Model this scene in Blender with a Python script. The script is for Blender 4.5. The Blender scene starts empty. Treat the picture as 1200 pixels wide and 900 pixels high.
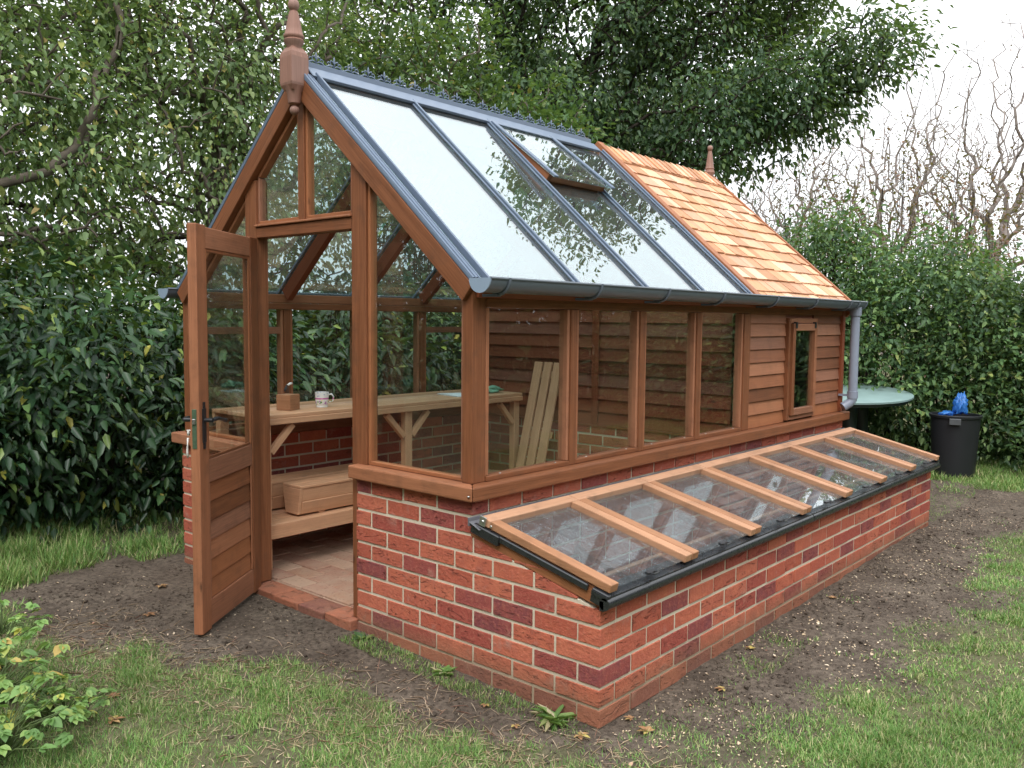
import bpy, bmesh, math, random
import numpy as np
from mathutils import Vector, Matrix
random.seed(7); rng = np.random.default_rng(11)
scene = bpy.context.scene
COL = scene.collection
R = math.radians
V = lambda *a: Vector(a)

# ------------------------------------------------------------------ render / world / camera
scene.render.engine = 'CYCLES'
cy = scene.cycles
cy.use_denoising = True
try:
    cy.denoiser = 'OPENIMAGEDENOISE'; cy.denoising_input_passes = 'RGB_ALBEDO_NORMAL'
except Exception: pass
cy.max_bounces = 10; cy.transparent_max_bounces = 24; cy.glossy_bounces = 5; cy.diffuse_bounces = 4
cy.transmission_bounces = 6; cy.caustics_reflective = False; cy.caustics_refractive = False
cy.sample_clamp_indirect = 6
scene.view_settings.view_transform = 'Standard'
scene.view_settings.look = 'None'
scene.view_settings.gamma = 1
scene.view_settings.exposure = 0.40
scene.view_settings.use_curve_mapping = False

SUN_EL, SUN_AZ = R(52), R(215)       # azimuth of the light, counted from +X towards +Y
w = bpy.data.worlds.new("World"); scene.world = w; w.use_nodes = True
nt = w.node_tree; nt.nodes.clear()
def nd(nt, t, **k):
    n = nt.nodes.new(t)
    for a, b in k.items(): setattr(n, a, b)
    return n
sky = nd(nt, 'ShaderNodeTexSky', sky_type='NISHITA', sun_disc=False)
sky.sun_elevation = SUN_EL; sky.sun_rotation = R(90) - SUN_AZ
sky.dust_density = 6; sky.air_density = 1.0; sky.ozone_density = 1
hs = nd(nt, 'ShaderNodeHueSaturation'); hs.inputs['Saturation'].default_value = 0.16
nt.links.new(sky.outputs[0], hs.inputs['Color'])
# overcast: an even pale cloud layer, its thickness varying a little over the sky
tc = nd(nt, 'ShaderNodeTexCoord'); nz = nd(nt, 'ShaderNodeTexNoise'); nz.inputs['Scale'].default_value = 1.6; nz.inputs['Detail'].default_value = 5
nt.links.new(tc.outputs['Generated'], nz.inputs['Vector'])
cr = nd(nt, 'ShaderNodeValToRGB'); cr.color_ramp.elements[0].position = .35; cr.color_ramp.elements[1].position = .7
cr.color_ramp.elements[0].color = (9.5, 9.9, 10.4, 1); cr.color_ramp.elements[1].color = (12.2, 12.4, 12.7, 1)
nt.links.new(nz.outputs['Fac'], cr.inputs[0])
mx = nd(nt, 'ShaderNodeMix', data_type='RGBA'); mx.inputs[0].default_value = .8
nt.links.new(hs.outputs[0], mx.inputs[6]); nt.links.new(cr.outputs[0], mx.inputs[7])
# an overcast sky is brighter overhead than at the horizon
sx = nd(nt, 'ShaderNodeSeparateXYZ'); nt.links.new(tc.outputs['Generated'], sx.inputs[0])
mr = nd(nt, 'ShaderNodeMapRange'); mr.inputs[1].default_value = 0; mr.inputs[2].default_value = .8; mr.inputs[3].default_value = 1.0; mr.inputs[4].default_value = 2.0
nt.links.new(sx.outputs[2], mr.inputs[0]); vm = nd(nt, 'ShaderNodeVectorMath', operation='SCALE'); nt.links.new(mx.outputs[2], vm.inputs[0]); nt.links.new(mr.outputs[0], vm.inputs['Scale'])
bg = nd(nt, 'ShaderNodeBackground'); bg.inputs[1].default_value = 0.11
nt.links.new(vm.outputs[0], bg.inputs[0])
wo = nd(nt, 'ShaderNodeOutputWorld'); nt.links.new(bg.outputs[0], wo.inputs[0])

sl = bpy.data.lights.new('sun', 'SUN'); sl.energy = 1.0; sl.angle = R(25); sl.color = (1, .96, .9)
so = bpy.data.objects.new('sun', sl); COL.objects.link(so)
sd = V(math.cos(SUN_EL)*math.cos(SUN_AZ), math.cos(SUN_EL)*math.sin(SUN_AZ), math.sin(SUN_EL))
so.rotation_euler = sd.to_track_quat('Z', 'Y').to_euler()

cam = bpy.data.cameras.new('camera'); co = bpy.data.objects.new('camera', cam); COL.objects.link(co); scene.camera = co
ya, pi_, ro = .7175, -.075, .0091
f = V(math.cos(pi_)*math.cos(ya), math.cos(pi_)*math.sin(ya), math.sin(pi_))
r_ = V(math.sin(ya), -math.cos(ya), 0); u_ = r_.cross(f)
rr = r_*math.cos(ro) + u_*math.sin(ro); uu = -r_*math.sin(ro) + u_*math.cos(ro)
M = Matrix((rr, uu, -f)).transposed().to_4x4(); M.translation = V(-2.6338, -1.8428, 1.5507)
co.matrix_world = M
cam.lens = 1012.19/1200*36; cam.sensor_width = 36; cam.clip_end = 2000; cam.clip_start = .05

# ------------------------------------------------------------------ noise in numpy
_lat = rng.random((256, 256))
def vnoise(x, y):
    x = np.asarray(x, float); y = np.asarray(y, float)
    xi = np.floor(x).astype(int); yi = np.floor(y).astype(int); fx = x-xi; fy = y-yi
    fx = fx*fx*(3-2*fx); fy = fy*fy*(3-2*fy)
    g = lambda a, b: _lat[a % 256, b % 256]
    return (g(xi, yi)*(1-fx)+g(xi+1, yi)*fx)*(1-fy)+(g(xi, yi+1)*(1-fx)+g(xi+1, yi+1)*fx)*fy
def fbm(x, y, o=4):
    s = 0; a = .5; t = 0
    for i in range(o):
        s = s+a*vnoise(x*2**i+17.3*i, y*2**i+5.1*i); t += a; a *= .5
    return s/t
def sm(a, b, x):
    t = np.clip((x-a)/(b-a), 0, 1); return t*t*(3-2*t)

# ------------------------------------------------------------------ materials
MATS = {}
def mat(name):
    m = bpy.data.materials.new(name); m.use_nodes = True; m.node_tree.nodes.clear(); MATS[name] = m
    return m, m.node_tree
def lk(nt, a, b): nt.links.new(a, b)
def ramp(nt, fac, stops, interp='LINEAR'):
    c = nd(nt, 'ShaderNodeValToRGB'); c.color_ramp.interpolation = interp
    while len(c.color_ramp.elements) < len(stops): c.color_ramp.elements.new(.5)
    for e, (p, col) in zip(c.color_ramp.elements, stops): e.position = p; e.color = (*col, 1) if len(col) == 3 else col
    if fac is not None: lk(nt, fac, c.inputs[0])
    return c.outputs[0]
def mixc(nt, fac, a, b, mode='MIX'):
    m = nd(nt, 'ShaderNodeMix', data_type='RGBA', blend_type=mode)
    for s, v in ((0, fac), (6, a), (7, b)):
        if isinstance(v, (int, float)): m.inputs[s].default_value = v
        elif isinstance(v, tuple): m.inputs[s].default_value = (*v, 1)
        else: lk(nt, v, m.inputs[s])
    return m.outputs[2]
def mth(nt, op, a, b=None, c=None, clamp=False):
    m = nd(nt, 'ShaderNodeMath', operation=op); m.use_clamp = clamp
    for s, v in enumerate((a, b, c)):
        if v is None: continue
        if isinstance(v, (int, float)): m.inputs[s].default_value = v
        else: lk(nt, v, m.inputs[s])
    return m.outputs[0]
def noise(nt, vec, scale, detail=3, rough=.5, dist=0):
    n = nd(nt, 'ShaderNodeTexNoise'); n.inputs['Scale'].default_value = scale; n.inputs['Detail'].default_value = detail
    n.inputs['Roughness'].default_value = rough; n.inputs['Distortion'].default_value = dist
    if vec is not None: lk(nt, vec, n.inputs['Vector'])
    return n.outputs['Fac']
def mapping(nt, vec, scale=(1, 1, 1)):
    m = nd(nt, 'ShaderNodeMapping'); m.inputs['Scale'].default_value = scale; lk(nt, vec, m.inputs['Vector']); return m.outputs[0]
def principled(nt, col, rough=.6, spec=.4, metal=0, bump=None, bstr=.3, bdist=.01):
    p = nd(nt, 'ShaderNodeBsdfPrincipled')
    if isinstance(col, tuple): p.inputs['Base Color'].default_value = (*col, 1)
    else: lk(nt, col, p.inputs['Base Color'])
    if isinstance(rough, (int, float)): p.inputs['Roughness'].default_value = rough
    else: lk(nt, rough, p.inputs['Roughness'])
    p.inputs['Specular IOR Level'].default_value = spec; p.inputs['Metallic'].default_value = metal
    if bump is not None:
        b = nd(nt, 'ShaderNodeBump'); b.inputs['Strength'].default_value = bstr; b.inputs['Distance'].default_value = bdist
        lk(nt, bump, b.inputs['Height']); lk(nt, b.outputs[0], p.inputs['Normal'])
    return p
def out(nt, s):
    o = nd(nt, 'ShaderNodeOutputMaterial'); lk(nt, s, o.inputs['Surface'])
def rnd_island(nt):
    return nd(nt, 'ShaderNodeNewGeometry').outputs['Random Per Island']

def wood(name, c_dark, c_light, c_var, rough=.55, grain=.5, vary=.35, bstr=.25, knots=True, dirt=0.0, spec=.35):
    # cedar and pine: long streaky grain, board to board colour, knots, water stains
    m, nt = mat(name)
    uv = nd(nt, 'ShaderNodeTexCoord').outputs['UV']
    g1 = noise(nt, mapping(nt, uv, (1.6, 38, 1)), 1, 4, .6, .6)
    g2 = noise(nt, mapping(nt, uv, (5, 150, 1)), 1, 3, .6, .2)
    g3 = noise(nt, mapping(nt, uv, (.9, 7, 1)), 1, 3, .5, .8)
    col = ramp(nt, g1, [(.28, c_dark), (.68, c_light)])
    col = mixc(nt, mth(nt, 'MULTIPLY', g3, .55), col, c_var)
    col = mixc(nt, grain*.5, col, ramp(nt, g2, [(.3, tuple(x*.55 for x in c_dark)), (.65, c_light)]))
    ri = rnd_island(nt)
    r2 = mth(nt, 'FRACT', mth(nt, 'MULTIPLY', ri, 17.31))
    col = mixc(nt, vary, col, ramp(nt, ri, [(0, tuple(x*.62 for x in c_dark)), (.3, c_dark), (.6, c_var), (1, c_light)]))
    h = nd(nt, 'ShaderNodeHueSaturation'); lk(nt, col, h.inputs['Color'])
    lk(nt, mth(nt, 'MULTIPLY_ADD', r2, .4*vary+.05, 1-(.2*vary+.025)), h.inputs['Value']); lk(nt, mth(nt, 'MULTIPLY_ADD', r2, -.2, 1.1), h.inputs['Saturation'])
    col = h.outputs[0]
    if knots:
        vo = nd(nt, 'ShaderNodeTexVoronoi'); vo.inputs['Scale'].default_value = 1; lk(nt, mapping(nt, uv, (3.2, 9, 1)), vo.inputs['Vector'])
        kf = ramp(nt, vo.outputs['Distance'], [(.03, (1, 1, 1)), (.10, (0, 0, 0))])
        kc = nd(nt, 'ShaderNodeSeparateColor'); lk(nt, vo.outputs['Color'], kc.inputs[0])
        kf = mth(nt, 'MULTIPLY', kf, mth(nt, 'GREATER_THAN', kc.outputs[0], .72))
        col = mixc(nt, mth(nt, 'MULTIPLY', kf, .75), col, tuple(x*.35 for x in c_dark))
    if dirt:
        ob = nd(nt, 'ShaderNodeTexCoord').outputs['Object']
        d = ramp(nt, noise(nt, ob, 9, 5, .65), [(.5, (0, 0, 0)), (.75, (1, 1, 1))])
        col = mixc(nt, mth(nt, 'MULTIPLY', d, dirt), col, (.05, .035, .025))
    p = principled(nt, col, mth(nt, 'MULTIPLY_ADD', g1, .2, rough-.1), spec, 0, mth(nt, 'ADD', g1, mth(nt, 'MULTIPLY', g2, .6)), bstr, .0025)
    out(nt, p.outputs[0]); return m

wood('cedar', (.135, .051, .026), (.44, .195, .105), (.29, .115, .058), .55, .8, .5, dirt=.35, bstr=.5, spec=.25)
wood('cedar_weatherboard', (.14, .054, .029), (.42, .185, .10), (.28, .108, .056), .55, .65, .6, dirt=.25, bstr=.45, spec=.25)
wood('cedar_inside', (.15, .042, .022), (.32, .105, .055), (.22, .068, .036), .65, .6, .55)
wood('cedar_pale', (.30, .14, .075), (.58, .33, .20), (.45, .23, .13), .6, .7, .4, dirt=.35, bstr=.45)
wood('pine', (.43, .215, .12), (.74, .45, .29), (.60, .33, .20), .55, .55, .4, dirt=.15)
wood('shingle', (.44, .215, .125), (.78, .49, .31), (.64, .35, .20), .7, .7, .5, bstr=.7, knots=False, spec=.2, dirt=.12)
wood('finial_wood', (.19, .098, .072), (.31, .17, .128), (.25, .133, .098), .6, .5, .1, knots=False)
wood('dark_frame_wood', (.07, .035, .022), (.13, .065, .04), (.10, .05, .03), .6, .5, .2)

# brick, mortar
m, nt = mat('brick')
ob = nd(nt, 'ShaderNodeTexCoord').outputs['Object']
ri = rnd_island(nt)
c = ramp(nt, ri, [(0, (.42, .105, .062)), (.2, (.52, .155, .09)), (.4, (.33, .075, .056)), (.5, (.46, .125, .075)), (.64, (.215, .060, .064)), (.76, (.50, .14, .08)), (.88, (.27, .066, .060))], 'CONSTANT')
n1 = noise(nt, ob, 14, 5, .65); n2 = noise(nt, ob, 60, 4, .7); n3 = noise(nt, mapping(nt, ob, (16, 16, 60)), 1, 4, .6, 1.5)
c = mixc(nt, ramp(nt, n1, [(.38, (0, 0, 0)), (.72, (.75, .75, .75))]), c, (.36, .085, .06))
c = mixc(nt, ramp(nt, n2, [(.5, (0, 0, 0)), (.8, (.6, .6, .6))]), c, (.50, .20, .13))
cre = ramp(nt, n3, [(.33, (1, 1, 1)), (.42, (0, 0, 0))])
r3 = mth(nt, 'FRACT', mth(nt, 'MULTIPLY', ri, 31.7))
cre = mth(nt, 'MULTIPLY', cre, mth(nt, 'GREATER_THAN', r3, .35))
c = mixc(nt, mth(nt, 'MULTIPLY', cre, .5), c, (.07, .02, .016))
c = mixc(nt, ramp(nt, noise(nt, ob, 170, 3, .7), [(.60, (0, 0, 0)), (.72, (.5, .5, .5))]), c, (.09, .03, .025))
c = mixc(nt, ramp(nt, noise(nt, ob, 7, 5, .7), [(.58, (0, 0, 0)), (.78, (.45, .45, .45))]), c, (.52, .38, .30))
# damp, soil splashed foot of the wall
sz = nd(nt, 'ShaderNodeSeparateXYZ'); lk(nt, ob, sz.inputs[0])
ft = mth(nt, 'MULTIPLY', ramp(nt, mth(nt, 'ADD', sz.outputs[2], mth(nt, 'MULTIPLY', n1, -.12)), [(.0, (1, 1, 1)), (.10, (0, 0, 0))]), .55)
c = mixc(nt, ft, c, (.20, .12, .07))
p = principled(nt, c, .8, .25, 0, mth(nt, 'SUBTRACT', mth(nt, 'ADD', n1, mth(nt, 'MULTIPLY', n2, .7)), mth(nt, 'MULTIPLY', cre, .8)), .9, .008)
out(nt, p.outputs[0])
m, nt = mat('mortar')
ob = nd(nt, 'ShaderNodeTexCoord').outputs['Object']
n1 = noise(nt, ob, 90, 4, .7); n0 = noise(nt, ob, 5, 4, .6)
c = mixc(nt, n0, (.50, .44, .34), (.70, .62, .49))
sz = nd(nt, 'ShaderNodeSeparateXYZ'); lk(nt, ob, sz.inputs[0])
c = mixc(nt, mth(nt, 'MULTIPLY', ramp(nt, mth(nt, 'ADD', sz.outputs[2], mth(nt, 'MULTIPLY', n0, -.1)), [(.0, (1, 1, 1)), (.12, (0, 0, 0))]), .7), c, (.26, .17, .10))
p = principled(nt, c, .95, .1, 0, n1, .6, .004); out(nt, p.outputs[0])

def simple(name, col, rough=.5, spec=.5, metal=0, nscale=25, namt=.25, bstr=.15):
    m, nt = mat(name)
    ob = nd(nt, 'ShaderNodeTexCoord').outputs['Object']
    n = noise(nt, ob, nscale, 4, .6)
    c = mixc(nt, n, tuple(x*(1-namt) for x in col), tuple(min(1, x*(1+namt)) for x in col))
    p = principled(nt, c, mth(nt, 'MULTIPLY_ADD', n, .25, rough-.12), spec, metal, n, bstr, .003); out(nt, p.outputs[0]); return m
simple('grey_metal', (.115, .155, .22), .38, .5, .0, 20, .1)
simple('gutter_metal', (.105, .125, .15), .36, .5, 0, 12, .12)
simple('gutter_cap', (.24, .31, .40), .35, .5, 0, 12, .08)
simple('downpipe_metal', (.24, .27, .34), .4, .5, 0, 12, .1)
simple('black_metal', (.018, .019, .022), .35, .5, 0, 40, .3)
simple('black_trim', (.02, .021, .024), .28, .6, 0, 30, .3, .02)
simple('steel', (.5, .5, .5), .3, .5, .9)
simple('lead', (.13, .13, .145), .6, .4, 0, 10, .3)
simple('brass_green', (.10, .16, .10), .4, .5, .5, 80, .4)
simple('tub_plastic', (.016, .017, .020), .45, .4, 0, 8, .15)
simple('label_grey', (.07, .075, .08), .5)
simple('table_green', (.20, .29, .28), .45, .4, 0, 6, .22)
simple('table_dark', (.015, .03, .024), .5)
simple('paper', (.78, .79, .82), .7, .2, 0, 5, .03)
simple('green_cloth', (.22, .42, .30), .9, .1, 0, 60, .3)
simple('tag_white', (.75, .74, .7), .5)
simple('bark', (.12, .10, .08), .9, .2, 0, 25, .5, .8)
simple('bark_dark', (.035, .028, .022), .9, .2, 0, 25, .5, .8)
simple('bark_hazed', (.24, .205, .185), .9, .2, 0, 25, .35, .6)  # distant bark, lightened so the colour itself carries the haze
simple('stem_green', (.09, .13, .04), .7)
simple('chair_metal', (.42, .44, .47), .35, .5, .6)

m, nt = mat('floor_brick')
ob = nd(nt, 'ShaderNodeTexCoord').outputs['Object']
n1 = noise(nt, ob, 7, 5, .6); ri = rnd_island(nt)
c = ramp(nt, ri, [(0, (.36, .20, .13)), (.4, (.30, .13, .09)), (.7, (.42, .27, .19)), (1, (.25, .14, .10))])
c = mixc(nt, ramp(nt, n1, [(.35, (.1, .1, .1)), (.65, (.8, .8, .8))]), c, (.38, .26, .19))
n4 = noise(nt, ob, 45, 5, .7)
c = mixc(nt, ramp(nt, n4, [(.56, (0, 0, 0)), (.72, (.8, .8, .8))]), c, (.13, .085, .06))
p = principled(nt, c, .9, .15, 0, n4, .5, .006); out(nt, p.outputs[0])

m, nt = mat('mug_glaze')
ob = nd(nt, 'ShaderNodeTexCoord').outputs['Object']
sz = nd(nt, 'ShaderNodeSeparateXYZ'); lk(nt, ob, sz.inputs[0])
vo = nd(nt, 'ShaderNodeTexVoronoi'); vo.inputs['Scale'].default_value = 70; lk(nt, ob, vo.inputs['Vector'])
fl = ramp(nt, vo.outputs['Color'], [(0, (.12, .35, .08)), (.35, (.5, .25, .55)), (.6, (.75, .72, .2)), (.8, (.8, .8, .78))], 'CONSTANT')
msk = mth(nt, 'MULTIPLY', mth(nt, 'LESS_THAN', vo.outputs['Distance'], .45), mth(nt, 'MULTIPLY', mth(nt, 'GREATER_THAN', sz.outputs[2], .018), mth(nt, 'LESS_THAN', sz.outputs[2], .046)))
c = mixc(nt, msk, (.82, .82, .80), fl)
pk = mth(nt, 'MULTIPLY', mth(nt, 'GREATER_THAN', sz.outputs[2], .050), mth(nt, 'LESS_THAN', sz.outputs[2], .060))
c = mixc(nt, pk, c, (.62, .20, .42))
bl = mth(nt, 'MULTIPLY', mth(nt, 'LESS_THAN', vo.outputs['Distance'], .28), mth(nt, 'GREATER_THAN', sz.outputs[2], .066))
c = mixc(nt, bl, c, (.35, .42, .6))
p = principled(nt, c, .15, .5); out(nt, p.outputs[0])

def glass(name, tint=(.93, .97, .95), ior=1.5, dirt=0, drops=0, rough=0.0, streak=False):
    m, nt = mat(name)
    ob = nd(nt, 'ShaderNodeTexCoord').outputs['Object']
    fr = nd(nt, 'ShaderNodeFresnel'); bf = nd(nt, 'ShaderNodeNewGeometry').outputs['Backfacing']
    lk(nt, mth(nt, 'MULTIPLY_ADD', bf, 1/ior-ior, ior), fr.inputs[0])   # the same reflectance on entering and on leaving the sheet
    wv = noise(nt, ob, 3.2, 2, .4)
    b = nd(nt, 'ShaderNodeBump'); b.inputs['Strength'].default_value = .05; b.inputs['Distance'].default_value = .02; lk(nt, wv, b.inputs['Height'])
    gl = nd(nt, 'ShaderNodeBsdfGlossy'); gl.inputs[0].default_value = (.97, 1, 1, 1); gl.inputs['Roughness'].default_value = rough; lk(nt, b.outputs[0], gl.inputs['Normal'])
    tr = nd(nt, 'ShaderNodeBsdfTransparent'); tr.inputs[0].default_value = (*tint, 1)
    mixs = nd(nt, 'ShaderNodeMixShader'); lk(nt, fr.outputs[0], mixs.inputs[0]); lk(nt, tr.outputs[0], mixs.inputs[1]); lk(nt, gl.outputs[0], mixs.inputs[2])
    s = mixs.outputs[0]
    if dirt or drops:
        df = nd(nt, 'ShaderNodeBsdfDiffuse'); df.inputs[0].default_value = (.55, .60, .62, 1)
        tl = nd(nt, 'ShaderNodeBsdfTranslucent'); tl.inputs[0].default_value = (.55, .60, .62, 1)
        ad = nd(nt, 'ShaderNodeMixShader'); ad.inputs[0].default_value = .4; lk(nt, df.outputs[0], ad.inputs[1]); lk(nt, tl.outputs[0], ad.inputs[2])
        big = ramp(nt, noise(nt, ob, 2.3, 3 if name == 'roof_glass' else 5, .5, .8), [(.3, (.45, .45, .45)), (.75, (1, 1, 1))])
        fac = mth(nt, 'MULTIPLY', big, dirt)
        if drops:
            sp = ramp(nt, noise(nt, ob, 210, 3, .7), [(.52, (0, 0, 0)), (.64, (1, 1, 1))])
            sp2 = ramp(nt, noise(nt, mapping(nt, ob, (16, 3, 3)), 3, 6, .75, 1.2), [(.5, (0, 0, 0)), (.62, (1, 1, 1))])
            fac = mth(nt, 'ADD', fac, mth(nt, 'MULTIPLY', mth(nt, 'MULTIPLY', sp, sp2), drops), None, True)
        if streak:
            st = ramp(nt, noise(nt, mapping(nt, ob, (55, 2.0, 2.0)), 1, 4, .6), [(.48, (0, 0, 0)), (.75, (1, 1, 1))])
            fac = mth(nt, 'ADD', fac, mth(nt, 'MULTIPLY', st, dirt*1.2), None, True)
        m2 = nd(nt, 'ShaderNodeMixShader'); lk(nt, fac, m2.inputs[0]); lk(nt, s, m2.inputs[1]); lk(nt, ad.outputs[0], m2.inputs[2]); s = m2.outputs[0]
    out(nt, s); return m
glass('window_glass', (.95, .97, .96), 1.5, .004)
glass('roof_glass', (.80, .92, .92), 3.0, .06, .0, 0.0, False)
glass('cold_frame_glass', (.86, .90, .92), 1.9, .09, .8)
glass('table_glass', (.86, .90, .92), 1.5, .1)

m, nt = mat('blue_plastic')
p = principled(nt, (.05, .22, .58), .25, .5); p.inputs['Transmission Weight'].default_value = .0
tl = nd(nt, 'ShaderNodeBsdfTranslucent'); tl.inputs[0].default_value = (.03, .28, .85, 1)
mm = nd(nt, 'ShaderNodeMixShader'); mm.inputs[0].default_value = .35; lk(nt, p.outputs[0], mm.inputs[1]); lk(nt, tl.outputs[0], mm.inputs[2]); out(nt, mm.outputs[0])

def leafmat(name, stops, trans=.35, rough=.45, spec=.4):
    m, nt = mat(name)
    ri = rnd_island(nt)
    c = ramp(nt, ri, stops)
    ob = nd(nt, 'ShaderNodeTexCoord').outputs['Object']
    n = noise(nt, ob, .9, 3, .6)
    h = nd(nt, 'ShaderNodeHueSaturation'); lk(nt, c, h.inputs['Color']); lk(nt, mth(nt, 'MULTIPLY_ADD', n, 1.7, .15), h.inputs['Value'])
    lk(nt, mth(nt, 'MULTIPLY_ADD', noise(nt, ob, .5, 2), .05, .475), h.inputs['Hue'])
    c = h.outputs[0]
    p = principled(nt, c, rough, spec)
    tl = nd(nt, 'ShaderNodeBsdfTranslucent'); lk(nt, mixc(nt, .5, c, (.20, .30, .03)), tl.inputs[0])
    mm = nd(nt, 'ShaderNodeMixShader'); mm.inputs[0].default_value = trans; lk(nt, p.outputs[0], mm.inputs[1]); lk(nt, tl.outputs[0], mm.inputs[2])
    out(nt, mm.outputs[0]); return m
leafmat('leaf_laurel', [(0, (.008, .026, .012)), (.4, (.018, .050, .020)), (.75, (.036, .085, .030)), (.93, (.08, .15, .05)), (.985, (.22, .30, .06)), (1, (.40, .36, .07))], .22, .4, .4)
leafmat('leaf_light', [(0, (.10, .17, .075)), (.35, (.15, .235, .095)), (.7, (.22, .31, .125)), (.93, (.31, .40, .16)), (.98, (.60, .56, .16)), (1, (.46, .32, .14))], .5)
leafmat('leaf_mid', [(0, (.035, .085, .035)), (.5, (.075, .15, .05)), (.85, (.13, .21, .065)), (.97, (.14, .19, .05)), (1, (.32, .20, .05))], .35)
leafmat('leaf_dark', [(0, (.030, .065, .032)), (.5, (.055, .11, .048)), (.85, (.09, .155, .062)), (1, (.15, .21, .07))], .4)
leafmat('leaf_hedge', [(0, (.030, .070, .032)), (.4, (.065, .13, .05)), (.75, (.12, .21, .075)), (.93, (.20, .30, .10)), (1, (.34, .38, .12))], .35)
leafmat('leaf_red', [(0, (.13, .06, .045)), (.5, (.20, .085, .06)), (.85, (.12, .10, .05)), (1, (.26, .12, .06))], .3)
leafmat('leaf_weed', [(0, (.16, .29, .09)), (.5, (.24, .40, .12)), (.85, (.38, .50, .15)), (.95, (.62, .58, .12)), (1, (.62, .38, .14))], .4)
leafmat('leaf_litter', [(0, (.24, .11, .05)), (.5, (.42, .24, .12)), (.8, (.50, .42, .12)), (1, (.16, .08, .04))], .15, .7)
leafmat('grass', [(0, (.09, .19, .05)), (.45, (.17, .31, .08)), (.75, (.27, .39, .12)), (.9, (.45, .42, .21)), (1, (.58, .50, .31))], .35, .5, .25)
leafmat('chips', [(0, (.30, .22, .14)), (.4, (.50, .38, .25)), (.7, (.62, .52, .38)), (1, (.30, .15, .10))], .0, .8)

m, nt = mat('ground')
ob = nd(nt, 'ShaderNodeTexCoord').outputs['Object']
va = nd(nt, 'ShaderNodeAttribute'); va.attribute_name = 'green'
n1 = noise(nt, ob, 3.5, 6, .65); n2 = noise(nt, ob, 38, 6, .7); n3 = noise(nt, ob, 140, 3, .7)
soil = mixc(nt, ramp(nt, n1, [(.3, (0, 0, 0)), (.7, (1, 1, 1))]), (.09, .068, .053), (.205, .165, .128))
soil = mixc(nt, ramp(nt, n2, [(.35, (.85, .85, .85)), (.6, (0, 0, 0))]), soil, (.045, .035, .027))
soil = mixc(nt, ramp(nt, n3, [(.64, (0, 0, 0)), (.74, (.8, .8, .8))]), soil, (.30, .23, .17))
gr = mixc(nt, n2, (.07, .085, .035), (.19, .175, .095))
fac = ramp(nt, mth(nt, 'ADD', va.outputs['Fac'], mth(nt, 'MULTIPLY_ADD', n2, .6, -.3)), [(.25, (0, 0, 0)), (.8, (.85, .85, .85))])
c = mixc(nt, fac, soil, gr)
p = principled(nt, c, .95, .15, 0, mth(nt, 'ADD', n2, mth(nt, 'MULTIPLY', n3, .5)), .8, .02); out(nt, p.outputs[0])

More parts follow.
